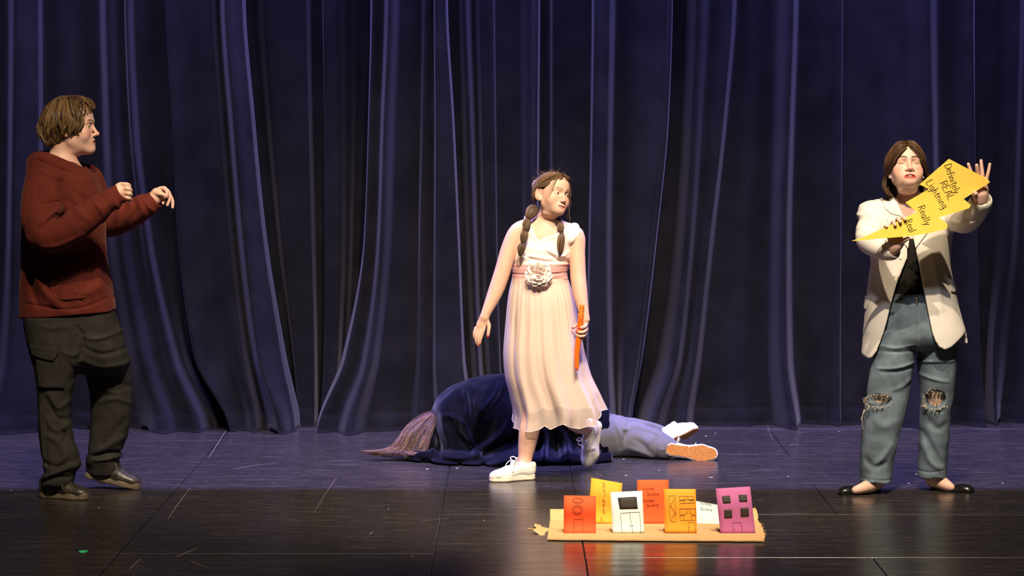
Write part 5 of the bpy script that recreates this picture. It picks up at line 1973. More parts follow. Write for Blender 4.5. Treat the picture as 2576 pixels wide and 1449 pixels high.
# flower at the waist
fl_root = MB()
fc = W(1355, 692, .405)
fl_root.tube([fc + np.array([0, .012, 0]), fc], [.022, .016], 12)
flower = fl_root.build('fabric_flower', M_PETAL, p2)
rf = np.random.default_rng(4)
for ring_, (n, R, tilt, size) in enumerate([(13, .050, 86, .032), (11, .042, 74, .030), (9, .030, 60, .027), (6, .017, 44, .022), (3, .006, 22, .015)]):
    for k in range(n):
        an = 2 * pi * (k + ring_ * .4) / n + rf.normal(0, .08)
        vv, ff = [], []
        nn = 6
        for i in range(nn + 1):
            r_ = i / nn
            for j in range(9):
                w = (j / 8 - .5) * 2
                half = math.sin(pi * (r_ * .72 + .08)) ** .8
                # petal in own frame: out along x, across y, up z (towards the camera)
                x = size * 1.5 * r_ * (1 - .18 * w * w * r_)
                y = size * .72 * half * w
                z = -size * .5 * (1 - (w * w)) * .4 + size * .30 * r_ ** 2
                vv.append((x, y, z))
        for i in range(nn):
            for j in range(8):
                a0 = i * 9 + j
                ff.append((a0, a0 + 1, a0 + 10, a0 + 9))
        tl = math.radians(90 - tilt + rf.normal(0, 6))
        out_ = np.array([math.cos(an), 0, math.sin(an)])
        up_ = np.array([0, -1.0, 0])
        xd = out_ * math.cos(tl) + up_ * math.sin(tl)
        zd = up_ * math.cos(tl) - out_ * math.sin(tl)
        yd = np.cross(zd, xd)
        o0 = fc + out_ * R * .35 + up_ * (.004 + .005 * ring_)
        vv = [o0 + xd * p[0] + yd * p[1] + zd * p[2] for p in vv]
        o = mesh_obj('petal', vv, ff, M_PETAL, flower)
        sd = o.modifiers.new('thickness', 'SOLIDIFY')
        sd.thickness = .0012

# white trainers
M_WHT = mat('white_leather', (0.80, 0.76, 0.68), 0.5, 0.35, var=.06, vscale=20)
M_WHS = mat('cream_sole', (0.72, 0.65, 0.52), 0.6, var=.12, vscale=25)
M_WHL = mat('white_lace', (0.80, 0.77, 0.72), 0.8)
sneaker(p2, rot(yaw=180 + 26), np.array([W(1346, 1200, .55)[0], .50, 0.0]), .88, M_WHT, M_WHS, M_WHL, .030, h=.003)
zx_ = np.array([-.20, -.05, -.98])
zx_ /= np.linalg.norm(zx_)
zz_ = np.array([-.62, -.76, 0.0])
zz_ -= zx_ * (zx_ @ zz_)
zz_ /= np.linalg.norm(zz_)
zy_ = np.cross(zz_, zx_)
sneaker(p2, np.stack([zx_, zy_, zz_], 1), W(1507, 1057, .90), .88, M_WHT, M_WHS, M_WHL, .030, h=.003)

# ---- orange bubble wand held in her left hand
M_ORANGE = mat('orange_plastic', (0.95, 0.16, 0.01), 0.3, 0.5, trans=.15)
M_ORANGE2 = mat('opaque_orange_cap', (0.95, 0.22, 0.02), 0.35, 0.5)
ax_ = spline([W(1464, 767, .385), W(1461, 795, .392), W(1459, 822, .396), W(1455, 855, .398), W(1451, 895, .396), W(1451, 931, .392)], 14)
M_PXL = PX(.39)
tube_root = bpy.data.objects.new('bubble_wand', None)
link(tube_root)
tag(tube_root, 'orange plastic bubble wand tube held in the girl\'s left hand', 'bubble wand')
n_ = len(ax_)


def seg_(name, t0, t1, prof, m, sides=20):
    mb = MB()
    ks = np.linspace(t0, t1, 40) * (n_ - 1)
    pts, rr = [], []
    for k in ks:
        i = min(int(k), n_ - 2)
        pts.append(ax_[i] * (1 - (k - i)) + ax_[i + 1] * (k - i))
        rr.append(prof((k / (n_ - 1) - t0) / (t1 - t0)) * M_PXL)
    mb.tube(pts, rr, sides)
    return mb.build(name, m, tube_root)


seg_('cap', 0, .06, lambda t: 6.6 if .08 < t < .95 else 5.8, M_ORANGE2)
seg_('ribbed_grip', .06, .15, lambda t: 5.6 + .9 * abs(math.sin(t * 3 * pi)), M_ORANGE2)
seg_('collar', .15, .21, lambda t: 7.6 if .1 < t < .9 else 6.8, M_ORANGE2)
seg_('tube', .21, 1.0, lambda t: 7.2 if t < .55 else (7.2 - 1.8 * (t - .55) / .4 if t < .95 else 5.4 - 2.2 * (t - .95) / .05), M_ORANGE)
# ================================================================== PERSON IN THE WHITE BLAZER (right)
SK3 = (0.70, 0.44, 0.33)
H3 = rot(yaw=2, pitch=-21, roll=0)
HL3 = W(2279, 426, -.03)
S3 = .96
hv3 = head_volume(fat=.006, cu=.014, eye='closed', mouth=.0100, brow=1.0, nose=.985, lip=1.25, nw=1.18, mw=1.22)
b3 = Vol()
b3.u(hv3.prim(H3, HL3, S3), 0)
b3.u(chain([W(2280, 452, .02), W(2281, 490, .03), W(2283, 530, .045)], [.056, .060, .072], 3), .02)
tor3 = Rows([(505, 2236, 2330, .05, .07), (520, 2205, 2362, .05, .085), (545, 2195, 2372, .05, .10), (580, 2196, 2370, .045, .115), (620, 2200, 2368, .04, .128), (680, 2218, 2350, .04, .122), (735, 2218, 2346, .04, .112), (800, 2216, 2370, .04, .115), (850, 2216, 2385, .04, .11)], 2.1)
b3.u(tor3.prim(), .03)
b3.u(chain([W(2206, 545, .03), W(2190, 565, -.03), W(2184, 600, -.11), W(2202, 617, -.2), W(2232, 628, -.275), W(2248, 624, -.315)], [.05, .046, .044, .04, .033, .028], 3), .03)
b3.u(chain([W(2372, 535, .03), W(2402, 545, -.04), W(2426, 550, -.12), W(2448, 534, -.2), W(2464, 514, -.265), W(2467, 500, -.29)], [.05, .046, .042, .038, .032, .028], 3), .03)
for (x0, xk, xa, y0, yk) in ((2255, 2222, 2208, .03, .0), (2352, 2355, 2350, .05, .06)):
    Ya = .03 if xa < 2300 else .12
    b3.u(chain([W(x0, 840, y0), W(xk, 1005, yk), W((xk + xa) / 2, 1100, yk + .02), W(xa - 2, 1205, Ya)], [.075, .058, .05, .038], 4), .03)
# feet
b3.u(chain([W(2206, 1205, .03), W(2195, 1218, .0), W(2175, 1226, -.05), W(2152, 1233, -.07)], [.036, .034, .026, .018], 3), .02)
b3.u(chain([W(2352, 1203, .12), W(2362, 1210, .10), W(2380, 1220, .06), W(2393, 1226, .045)], [.036, .033, .026, .018], 3), .02)
# right hand under the sign, fingers hooked over its upper edge
Ys = -.372
b3.u(ell(W(2254, 612, -.325), (.036, .018, .026), rot(roll=-12)), .016)
b3.u(rcone(W(2244, 626, -.305), W(2252, 616, -.322), .028, .026), .016)
finger(b3, [W(2240, 606, -.335), W(2231, 588, -.345), W(2227, 571, -.360), W(2230, 570, -.388)], (.0088, .0082, .0078, .0064), .004)
finger(b3, [W(2248, 602, -.335), W(2245, 578, -.342), W(2246, 559, -.362), W(2252, 566, -.390)], (.0096, .0092, .0092, .0074), .004)
finger(b3, [W(2257, 600, -.335), W(2256, 572, -.342), W(2258, 551, -.362), W(2265, 558, -.391)], (.0098, .0094, .0094, .0076), .004)
finger(b3, [W(2266, 602, -.335), W(2268, 570, -.345), W(2270, 548, -.364), W(2277, 552, -.388)], (.0094, .0088, .0086, .0068), .004)
finger(b3, [W(2262, 610, -.338), W(2271, 607, -.350), W(2278, 603, -.360), W(2284, 600, -.366)], (.0130, .0115, .0100, .0085), .006)
b3.u(ell(W(2252, 614, -.330), (.034, .018, .022), rot(roll=-14)), .014)
# left hand behind the top corner, fingers spread
Yp = -.318
b3.u(ell(W(2466, 480, Yp), (.036, .016, .042), rot(roll=8)), .016)
b3.u(rcone(W(2467, 504, Yp + .015), W(2467, 488, Yp), .029, .028), .016)
finger(b3, [W(2452, 462, Yp - .004), W(2446, 444, Yp - .012), W(2440, 426, Yp - .016), W(2436, 413, Yp - .022)], (.0098, .0090, .0082, .0070), .004)
finger(b3, [W(2462, 456, Yp - .004), W(2460, 438, Yp - .016), W(2458, 424, Yp - .028), W(2457, 416, Yp - .034)], (.0098, .0092, .0086, .0076), .004)
finger(b3, [W(2472, 456, Yp - .002), W(2471, 436, Yp - .008), W(2469, 419, Yp - .010), W(2468, 404, Yp - .012)], (.0098, .0090, .0084, .0072), .004)
finger(b3, [W(2480, 462, Yp), W(2483, 446, Yp - .006), W(2487, 430, Yp - .010), W(2490, 413, Yp - .012)], (.0092, .0080, .0074, .0064), .004)
finger(b3, [W(2456, 492, Yp - .008), W(2451, 488, Yp - .035), W(2453, 486, Yp - .058), W(2455, 487, Yp - .076)], (.0130, .0112, .0100, .0086), .006)


def col3(V):
    P = (V - HL3) @ H3 / S3
    C = np.tile(np.array(SK3), (len(V), 1))
    near = np.linalg.norm(P, axis=1) < .19
    C[near] = head_colors(P[near], SK3, (.46, .070, .050), (.030, .015, .008), blush=.75, eyelid=(.30, .165, .085), mouth=.0100, lipc=1.05, mw=1.22, browk=.95, dark_lash='closed', base=C[near].copy())
    return C


fine3 = [(HL3 - .16, HL3 + .16), (W(2255, 590, -.34) - .085, W(2255, 590, -.34) + .085), (W(2464, 460, Yp) - .1, W(2464, 460, Yp) + .1)]
p3 = sdf_obj('person', b3, .0068, M_SKIN, None, fine=fine3, hf=.0021, color=col3)
tag(p3, 'person in a white blazer and ripped jeans holding a yellow sign, eyes closed', 'person')
tw3 = lambda p: H3 @ (p * S3) + HL3
mb = MB()
mb.tube([tw3(np.array([x, -.0945 + 9 * x * x, -.0655])) for x in np.linspace(-.016, .016, 7)], [.0020, .0036, .0044, .0044, .0044, .0036, .0020], 6)
mb.build('teeth', M_TEETH, p3)
for s in (-1, 1):
    mb = MB()
    c = tw3(np.array([s * .0775, -.001, -.040]))
    mb.tube([c + np.array([0, .004, 0]), c + np.array([0, .001, 0]), c + np.array([0, -.004, 0]), c + np.array([0, -.0065, 0])], [.001, .0045, .004, .001], 10)
    mb.build('earring', M_PEARL, p3)

# shoulder-length bob, parted in the middle, ends turned under (hair falls straight: built in the world's upright frame)
U3 = rot(yaw=2, pitch=-12)
HB = W(2279, 418, .0)
tb = lambda p: U3 @ p + HB
cap3 = Vol()
cap3.u(ell((0, .016, .036), (.082, .100, .090)), 0)
cap3.cut(chain([(0, -.125, .080), (0, -.120, .050), (0, -.118, .020), (0, -.118, -.10)], [.034, .062, .080, .084], 3), .008)
cap3.cut(ell((0, -.08, -.09), (.2, .09, .08)), .01)
back3 = Vol()
back3.u(ell((0, .045, -.045), (.082, .062, .105)), 0)
back3.cut(ell((0, -.05, -.08), (.056, .085, .11)), .012)
hair3 = sdf_obj('hair', Vol().u(cap3.prim(H3, HL3, S3), 0).u(back3.prim(U3, HB, 1.0), .02), .0038, M_HAIR, p3, color=lambda V: np.tile(np.array((.030, .016, .008)), (len(V), 1)))
rb = np.random.default_rng(51)
mbh = MB()
TOPG = [[(.002, -.086, .074), (.020, -.098, .060), (.046, -.092, .034), (.067, -.070, .004)],
        [(.002, -.080, .090), (.028, -.092, .078), (.060, -.076, .046), (.076, -.050, .012)],
        [(.002, -.062, .108), (.036, -.070, .100), (.070, -.052, .060), (.083, -.028, .016)],
        [(.002, -.040, .121), (.040, -.044, .114), (.077, -.030, .066), (.088, -.012, .018)],
        [(.002, -.010, .128), (.042, -.010, .121), (.081, -.002, .070), (.090, .006, .020)],
        [(.002, .025, .128), (.042, .028, .120), (.082, .030, .068), (.089, .030, .018)],
        [(.002, .055, .121), (.040, .060, .112), (.076, .062, .062), (.082, .060, .014)],
        [(.002, .085, .105), (.034, .090, .096), (.064, .092, .052), (.068, .090, .008)],
        [(.002, .105, .080), (.024, .112, .070), (.044, .114, .034), (.046, .110, -.006)]]
for s in (-1, 1):
    gl = []
    for i, tg in enumerate(TOPG):
        t = i / 8
        up = [tw3(np.array([s * p[0], p[1], p[2]])) for p in tg]
        y0 = -.030 + .115 * t
        xo = .097 - .045 * t ** 2
        lo3 = [tb(np.array([s * (xo - .004), y0 * .9 + .004, -.045])), tb(np.array([s * (xo + .006), y0 * .85 + .002, -.092])), tb(np.array([s * (xo - .006), y0 * .8 - .010, -.128])), tb(np.array([s * (xo - .026), y0 * .75 - .018, -.138]))]
        gl.append(up + lo3)
    strands(mbh, gl, 560, .0014, (.024, .012, .006), (.16, .082, .034), jit=.0036, wave=.003, wfreq=.9, rs=rb, taper=.4, sides=3, seg=4)
tag(mbh.build('hair_strands', M_HAIR, hair3), kind='stuff')

# ---- black top
M_TOP = mat('black_jersey', (0.012, 0.010, 0.009), 0.9, 0.2, bump=.2, bscale=300)
tp = Vol().u(tor3.prim(.006, caps=False), 0)
tp.keep(halfspace(W(2290, 598, 0), (0, 0, 1)), .004)
tp.keep(halfspace(W(2290, 748, 0), (0, 0, -1)), .004)
tp.disp(lambda P, d: (.002 * vnoise(P, (20, 20, 12), 5)).astype(F32))
sdf_obj('black_top', tp, .006, M_TOP, p3, lo=W(2160, 770, -.2), hi=W(2410, 580, .25))

# ---- jeans
M_DENIM = mat('washed_denim', (0.125, 0.165, 0.195), 0.9, 0.15, bump=.5, bscale=420, bdist=.001, var=.42, vscale=11)
M_FRAY = mat('frayed_thread', (0.50, 0.44, 0.34), 0.9)
M_BRASS = mat('brass', (0.75, 0.50, 0.20), 0.3, metallic=1.0)
jn = Vol()
jh = Rows([(736, 2222, 2342, .04, .130), (770, 2214, 2352, .04, .136), (810, 2204, 2388, .04, .148), (840, 2200, 2404, .04, .15), (865, 2199, 2408, .04, .13), (880, 2205, 2402, .04, .08)], 2.2)
j1 = Rows([(830, 2200, 2300, .025, .125), (870, 2196, 2302, .02, .118), (920, 2189, 2298, .012, .108), (960, 2184, 2291, .005, .100), (1000, 2180, 2286, .0, .094), (1050, 2171, 2274, .0, .092), (1100, 2167, 2259, .005, .09), (1150, 2165, 2250, .012, .088), (1195, 2164, 2243, .02, .086), (1213, 2164, 2242, .02, .086)], 2.3)
j2 = Rows([(830, 2308, 2408, .055, .125), (870, 2307, 2408, .055, .118), (920, 2309, 2404, .055, .106), (960, 2312, 2401, .055, .098), (1000, 2314, 2398, .06, .09), (1050, 2314, 2391, .07, .086), (1100, 2311, 2387, .085, .084), (1150, 2310, 2383, .10, .082), (1185, 2308, 2381, .11, .08), (1200, 2307, 2381, .115, .08)], 2.3)
jn.u(jh.prim(), 0)
jn.u(j1.prim(), .018)
jn.u(j2.prim(), .018)
kn = [(W(2212, 1008, -.098), (.058, .060, .028)), (W(2353, 1005, -.03), (.050, .060, .042))]
jn.cut(ell(*kn[0]), .003)
jn.cut(ell(*kn[1]), .003)
jn.cut(ell(W(2362, 1036, -.03), (.018, .03, .007)), .003)
jn.cut(ell(W(2203, 1220, .0), (.052, .07, .030)), .004)
jn.cut(ell(W(2347, 1205, .10), (.050, .07, .024)), .004)
jn.disp(stroke_field([([(2208, 868), (2250, 874), (2296, 866)], 3, .006), ([(2210, 882), (2255, 884), (2298, 880)], 3, -.006), ([(2207, 926), (2250, 924), (2300, 912)], 3.5, .009), ([(2215, 935), (2250, 934), (2292, 924)], 4, -.005), ([(2312, 911), (2350, 910), (2400, 909)], 3.5, .008), ([(2320, 945), (2350, 955), (2388, 962)], 4, .007),
                      ([(2240, 980), (2265, 972), (2288, 955)], 6, .008), ([(2180, 1155), (2195, 1172), (2225, 1165)], 8, -.010), ([(2185, 1180), (2210, 1160), (2240, 1120)], 8, .008), ([(2330, 1090), (2350, 1130), (2372, 1170)], 8, -.010), ([(2325, 1120), (2345, 1165), (2370, 1185)], 7, .008), ([(2335, 1050), (2360, 1080), (2382, 1070)], 8, -.007),
                      ([(2166, 1203), (2205, 1208), (2242, 1208)], 2, -.004), ([(2308, 1190), (2345, 1194), (2381, 1188)], 2, -.004), ([(2285, 1000), (2272, 1060), (2255, 1130), (2244, 1205)], 2, .003), ([(2313, 950), (2314, 1050), (2311, 1190)], 2, .003), ([(2303, 760), (2304, 830), (2303, 870)], 3, -.006), ([(2225, 742), (2270, 748), (2335, 742)], 2.5, -.004), ([(2222, 758), (2280, 763), (2340, 758)], 2, -.004),
                      ([(2195, 1040), (2215, 1070), (2250, 1060)], 10, .006), ([(2230, 900), (2260, 960), (2240, 990)], 12, -.006)], -.05, .12))
jn.disp(lambda P, d: (.0022 * vnoise(P, (13, 13, 9), 9) + .0012 * vnoise(P, (34, 34, 26), 2)).astype(F32))
jo = sdf_obj('ripped_jeans', jn, .0048, M_DENIM, p3)
rj = np.random.default_rng(9)
for (px, py, rx, ry, Yk_) in ((2212, 1008, 33, 15, -.092), (2353, 1005, 29, 23, -.028)):
    mb = MB()
    for k in range(90):
        an = rj.uniform(0, 2 * pi)
        ex, ey = px + rx * math.cos(an) * rj.uniform(.95, 1.15), py + ry * math.sin(an) * rj.uniform(.95, 1.2)
        L = rj.uniform(4, 13) * (1.7 if rj.random() < .12 else 1)
        dx, dy = math.cos(an) * L * rj.uniform(-.4, .9) + rj.normal(0, 3), math.sin(an) * L * rj.uniform(-.3, .8) + rj.uniform(0, 7)
        Ye = Yk_ + .030 * abs(math.cos(an)) ** 3
        q = spline([W(ex, ey, Ye), W(ex + dx * .5 + rj.normal(0, 1.5), ey + dy * .5, Ye - .010), W(ex + dx, ey + dy, Ye - rj.uniform(.002, .014))], 3)
        mb.tube(q, list(np.linspace(.0014, .0006, len(q))), 4)
    for k in range(10):
        x0 = px + rx * rj.uniform(-.8, .8)
        q = spline([W(x0, py - ry, Yk_), W(x0 + rj.normal(0, 5), py - ry * .2, Yk_ - .006), W(x0 + rj.normal(0, 6), py + ry * rj.uniform(.2, .9), Yk_ - .002)], 3)
        mb.tube(q, [.0008] * len(q), 4)
    tag(mb.build('frayed_threads', M_FRAY, jo), kind='stuff')
mb = MB()
for pts in ([(2186, 1025), (2172, 1040), (2165, 1058)], [(2174, 1030), (2168, 1055), (2173, 1086)], [(2226, 1022), (2226, 1040), (2222, 1050)], [(2308, 1194), (2302, 1192)]):
    q = spline([W(a, b, -.09 if a < 2300 else .03) for a, b in pts], 4)
    mb.tube(q, list(np.linspace(.0022, .0009, len(q))), 5)
tag(mb.build('loose_threads', M_FRAY, jo), kind='stuff')
mb = MB()
c = W(2306, 752, -.095)
mb.tube([c, c + np.array([0, -.006, 0])], [.006, .005], 12)
mb.build('button', M_BRASS, jo)
mb = MB()
mb.tube([W(2306, 756, -.098), W(2307, 764, -.1)], [.0022, .0015], 6)
mb.build('zip_pull', M_BRASS, jo)

# ---- white blazer
M_BLAZ = mat('white_blazer_wool', (0.72, 0.68, 0.60), 0.85, 0.15, bump=.2, bscale=450, bdist=.0006, var=.04, vscale=18)
M_BTN = mat('cream_button', (0.74, 0.70, 0.60), 0.4, 0.4)
jr = Rows([(488, 2240, 2326, .06, .075), (498, 2222, 2346, .055, .09), (507, 2180, 2386, .05, .105), (518, 2162, 2398, .045, .115), (545, 2160, 2400, .045, .128), (580, 2170, 2398, .04, .140), (620, 2183, 2394, .04, .150), (660, 2190, 2393, .04, .152), (700, 2186, 2398, .04, .152), (750, 2180, 2407, .04, .156), (800, 2175, 2420, .04, .165), (850, 2170, 2434, .04, .172), (915, 2164, 2442, .04, .176)], 2.1)
bz = Vol()
bz.u(jr.prim(), 0)
bz.u(chain([W(2194, 540, .03), W(2190, 562, -.03), W(2184, 600, -.11), W(2202, 616, -.2), W(2228, 627, -.27), W(2241, 629, -.292)], [.062, .058, .057, .054, .049, .045], 4), .022)
bz.u(chain([W(2374, 540, .03), W(2405, 546, -.04), W(2428, 553, -.12), W(2448, 538, -.2), W(2463, 517, -.26), W(2468, 508, -.278)], [.066, .062, .058, .054, .050, .049], 4), .03)
bz.cut(jr.prim(-.016, caps=False), .004)
bz.cut(chain([W(2280, 460, .03), W(2282, 500, .04), W(2284, 540, .045)], [.062, .066, .07], 3), .006)
PL = [(2130, 440), (2247, 440), (2247, 484), (2262, 520), (2284, 590), (2283, 650), (2258, 715), (2240, 780), (2222, 845), (2208, 888), (2198, 903), (2189, 907), (2180, 901), (2166, 888), (2120, 850)]
PR = [(2318, 440), (2318, 484), (2304, 540), (2298, 600), (2312, 665), (2330, 760), (2345, 838), (2352, 858), (2362, 873), (2377, 881), (2396, 874), (2441, 838), (2520, 800), (2560, 440)]
pl_, pr_ = poly_prim(PL, -.11), poly_prim(PR, -.11)
zb_ = W(2300, 862, .1)[2]


def front_keep(P):
    d = np.minimum(pl_.fn(P), pr_.fn(P))
    back = (zb_ - P[:, 2])
    return np.where(P[:, 1] < .045, d, back).astype(F32)


bz.keep(Prim(front_keep, (0, 0, 0), (0, 0, 0)), .008)
bz.cut(rcone(W(2248, 624, -.305), W(2262, 620, -.33), .038, .05), .003)
bz.cut(rcone(W(2469, 499, -.290), W(2470, 486, -.31), .041, .052), .003)
bz.disp(stroke_field([([(2162, 545), (2185, 540), (2205, 548)], 4, .008), ([(2160, 560), (2185, 553), (2212, 566)], 4, -.006), ([(2162, 575), (2190, 568), (2215, 590)], 4, .007), ([(2160, 600), (2190, 590), (2215, 600)], 5, -.005), ([(2200, 515), (2198, 540), (2205, 570)], 4, -.005),
                      ([(2345, 640), (2362, 700), (2372, 780)], 8, .007), ([(2370, 650), (2385, 720), (2395, 790)], 8, -.001), ([(2205, 680), (2200, 760), (2190, 840)], 8, .005), ([(2400, 560), (2425, 565), (2450, 550)], 6, .006), ([(2418, 545), (2440, 552), (2462, 530)], 5, -.006)], -.15, .05))
bz.disp(lambda P, d: (.0020 * vnoise(P, (12, 12, 8), 7)).astype(F32))
bo = sdf_obj('white_blazer', bz, .0042, M_BLAZ, p3)
# lapels and collar lying on the front


def front_patch(name, poly, g0, g1, parent, m=M_BLAZ, rows=jr, Y=-.10, ymax=.05):
    v = Vol()
    v.u(rows.prim(g1, caps=False), 0)
    v.cut(rows.prim(g0, caps=False), 0)
    pp = poly_prim(poly, Y, -9, ymax)
    v.keep(pp, .002)
    v.lo = np.array([pp.lo[0] - .01, -.22, pp.lo[2] - .01])
    v.hi = np.array([pp.hi[0] + .01, ymax + .02, pp.hi[2] + .01])
    return sdf_obj(name, v, .0030, m, parent, pad=.004)


front_patch('collar', [(2221, 499), (2240, 486), (2250, 484), (2274, 546), (2243, 538), (2231, 527)], -.002, .007, bo)
front_patch('lapel', [(2243, 540), (2274, 547), (2287, 600), (2284, 625), (2262, 600), (2240, 572), (2231, 550)], -.002, .007, bo)
front_patch('collar', [(2344, 499), (2326, 486), (2316, 484), (2303, 540), (2330, 536), (2338, 524)], -.002, .007, bo)
front_patch('lapel', [(2330, 540), (2303, 545), (2297, 600), (2302, 625), (2322, 600), (2345, 572), (2350, 550)], -.002, .007, bo)
front_patch('pocket_flap', [(2177, 744), (2196, 752), (2186, 783), (2176, 778)], -.002, .008, bo)
front_patch('pocket_flap', [(2390, 706), (2404, 704), (2414, 730), (2408, 738), (2396, 735)], -.002, .008, bo)


def jr_front(px, py, out=0.0):
    p = W(px, py, -.1)
    v = jr.at(np.array([p[2]]))[0]
    y = v[1] - v[3] * math.sqrt(max(0.05, 1 - ((p[0] - v[0]) / v[2]) ** 2))
    return W(px, py, y - out)


for (px, py) in ((2267, 648), (2253, 693)):
    c = jr_front(px, py)
    mb = MB()
    for r0, r1, t0, t1 in ((.0088, .0088, .004, -.0025), (.0088, .0072, -.0025, -.0034), (.0072, .0066, -.0034, -.0022)):
        mb.tube([c + np.array([0, t0, 0]), c + np.array([0, t1, 0])], [r0, r1], 18, cap=(r1 == .0066))
    mb.build('button', M_BTN, bo, smooth=False)
for (px, py) in ((2311, 613), (2326, 661)):
    mb = MB()
    mb.tube([jr_front(px - 6, py + 1, .001), jr_front(px + 6, py - 1.5, .001)], .0012, 5)
    mb.build('buttonhole', M_BTN, bo)

# ---- black ballet flats
M_FLAT = mat('black_patent', (0.008, 0.007, 0.007), 0.28, 0.5)


def ballet_flat(M, loc, sc):
    v = Vol()
    o2 = [(.032, 0, .030), (.10, .002, .028), (.175, .003, .039), (.222, .0, .026)]
    v.u(plan_prim(o2, 0, .012, .004), 0)
    v.u(ell((.035, 0, .022), (.036, .031, .034)), .01)
    v.u(ell((.10, .002, .018), (.08, .032, .024)), .015)
    v.u(ell((.190, .003, .018), (.056, .037, .024)), .015)
    v.keep(halfspace((0, 0, 0.001), (0, 0, -1)), 0)
    v.cut(ell((.092, .002, .044), (.080, .0255, .036)), .003)
    o = sdf_obj('ballet_flat', v, .003, M_FLAT, p3)
    xf_mesh(o, M, loc, sc)


ballet_flat(rot(yaw=180 + 30), np.array([W(2214, 1225, .03)[0], .045, 0.0]), .92)
ballet_flat(rot(yaw=-38), np.array([W(2342, 1215, .12)[0], .135, 0.0]), .88)

# ================================================================== LIGHTNING SIGN
M_FOAM = mat('yellow_foam_sheet', (0.84, 0.57, 0.085), 0.8, 0.15, bump=.15, bscale=200, bdist=.0005, var=.05, vscale=9)
M_MARK = mat('black_marker', (0.012, 0.008, 0.006), 0.6)
zs = lambda zx, zy: (2100 + zx * 440 / 2125.0, 340 + zy * 300 / 1449.0)
SP = [(1388, 288), (1860, 535), (1885, 572), (1565, 775), (1655, 850), (1630, 888), (1480, 935), (1260, 1000), (1368, 1082), (1362, 1135), (1150, 1190), (950, 1222), (640, 1250), (420, 1268), (200, 1287), (385, 1222), (640, 1110), (1000, 935), (857, 820), (1145, 655), (1030, 600)]


def sign_at(x, y, d=0.0):
    # a gently bowed sheet
    u = (x - 2316) / 175.0
    return W(x, y, Ys - d + .010 * math.sin(u * 2.2) + .006 * math.cos((y - 500) / 40.0))


from mathutils.geometry import tessellate_polygon
bm = bmesh.new()
p2d = [Vector((zs(*p)[0], -zs(*p)[1], 0)) for p in SP]
vsn = [bm.verts.new(p) for p in p2d]
for t in tessellate_polygon([p2d]):
    bm.faces.new([vsn[i] for i in t])
for k in range(1, 24):                               # cut into strips so that the sheet can bow
    for no, c0 in (((1, 0, 0), Vector((2140 + k * 15, 0, 0))), ((0, 1, 0), Vector((0, -395 - k * 9, 0)))):
        bmesh.ops.bisect_plane(bm, geom=bm.verts[:] + bm.edges[:] + bm.faces[:], plane_co=c0, plane_no=no)
for v in bm.verts:
    v.co = sign_at(v.co.x, -v.co.y)
bmesh.ops.recalc_face_normals(bm, faces=bm.faces[:])
me = bpy.data.meshes.new('lightning_sign')
bm.to_mesh(me)
bm.free()
me.materials.append(M_FOAM)
sign = bpy.data.objects.new('lightning_sign', me)
link(sign)
sd = sign.modifiers.new('thickness', 'SOLIDIFY')
sd.thickness = .006
sd.offset = 0
tag(sign, 'yellow lightning bolt sign with handwritten words held before the white blazer', 'sign')
for s_, zx, zy, an, size, xs_ in (('Definitely', 1335, 372, 71, 17.5, .86), ('REAL', 1278, 588, 63, 18.5, 1.0), ('Lightning', 1110, 578, 58, 18.5, .90), ('Really', 1010, 880, 68, 18.0, .90), ('Real', 850, 1052, 66, 18.5, .78)):
    mb = MB()
    for p in text_px(s_, *zs(zx, zy), an, size, .10, xs_):
        mb.tube([sign_at(q[0], q[1], .0034) for q in p], .00125, 5)
    tag(mb.build('lettering', M_MARK, sign), kind='stuff')
# ================================================================== PERSON LYING ON THE FLOOR
b4 = Vol()
b4.u(ell(W(1078, 1105, 1.42), (.095, .09, .085)), 0)
b4.u(chain([W(1095, 1100, 1.42), W(1160, 1085, 1.45), W(1300, 1085, 1.47), W(1450, 1100, 1.46)], [.06, .11, .12, .11], 3), .04)
b4.u(chain([W(1450, 1105, 1.42), W(1570, 1112, 1.38), W(1665, 1128, 1.30), W(1690, 1132, 1.28)], [.07, .05, .036, .03], 3), .03)
b4.u(chain([W(1450, 1095, 1.52), W(1570, 1090, 1.60), W(1660, 1098, 1.66), W(1700, 1100, 1.68)], [.07, .045, .034, .028], 3), .03)
b4.keep(halfspace((0, 0, .006), (0, 0, -1)), 0)
p4 = sdf_obj('person', b4, .008, M_SKIN, None, color=lambda V: np.tile(np.array(SK3), (len(V), 1)))
tag(p4, 'person lying still on the floor under a dark blue velvet cloak in grey trousers', 'person')

M_CLOAK = mat('midnight_velvet', (0.004, 0.0042, 0.008), 0.9, 0.0, sheen=.34, sheen_tint=(.52, .55, .85), sheen_rough=.35, bump=.35, bscale=160, bdist=.0015, var=.4, vscale=14)
ck = Vol()
ck.u(ell(W(1222, 1062, 1.47), (.245, .27, .232)), 0)
ck.u(ell(W(1160, 1075, 1.44), (.135, .22, .19)), .08)
ck.u(chain([W(1290, 1050, 1.48), W(1400, 1072, 1.47), W(1560, 1098, 1.45)], [.20, .165, .128], 3), .08)
ck.u(ell(W(1235, 1160, 1.20), (.40, .24, .035)), .09)
ck.u(ell(W(1420, 1160, 1.20), (.24, .17, .030)), .08)
ck.u(chain([W(1030, 1143, 1.20), W(1100, 1150, 1.14), W(1180, 1162, 1.08), W(1300, 1170, 1.03), W(1400, 1168, 1.05), W(1530, 1150, 1.17)], [.018, .028, .030, .030, .028, .028], 4), .04)
ck.u(chain([W(1085, 1060, 1.42), W(1075, 1105, 1.36), W(1060, 1138, 1.26)], [.03, .05, .03], 3), .05)
ck.keep(halfspace((0, 0, .004), (0, 0, -1)), .002)
ck.keep(halfspace(W(1537, 1100, 1.3), (1, 0, 0)), .006)
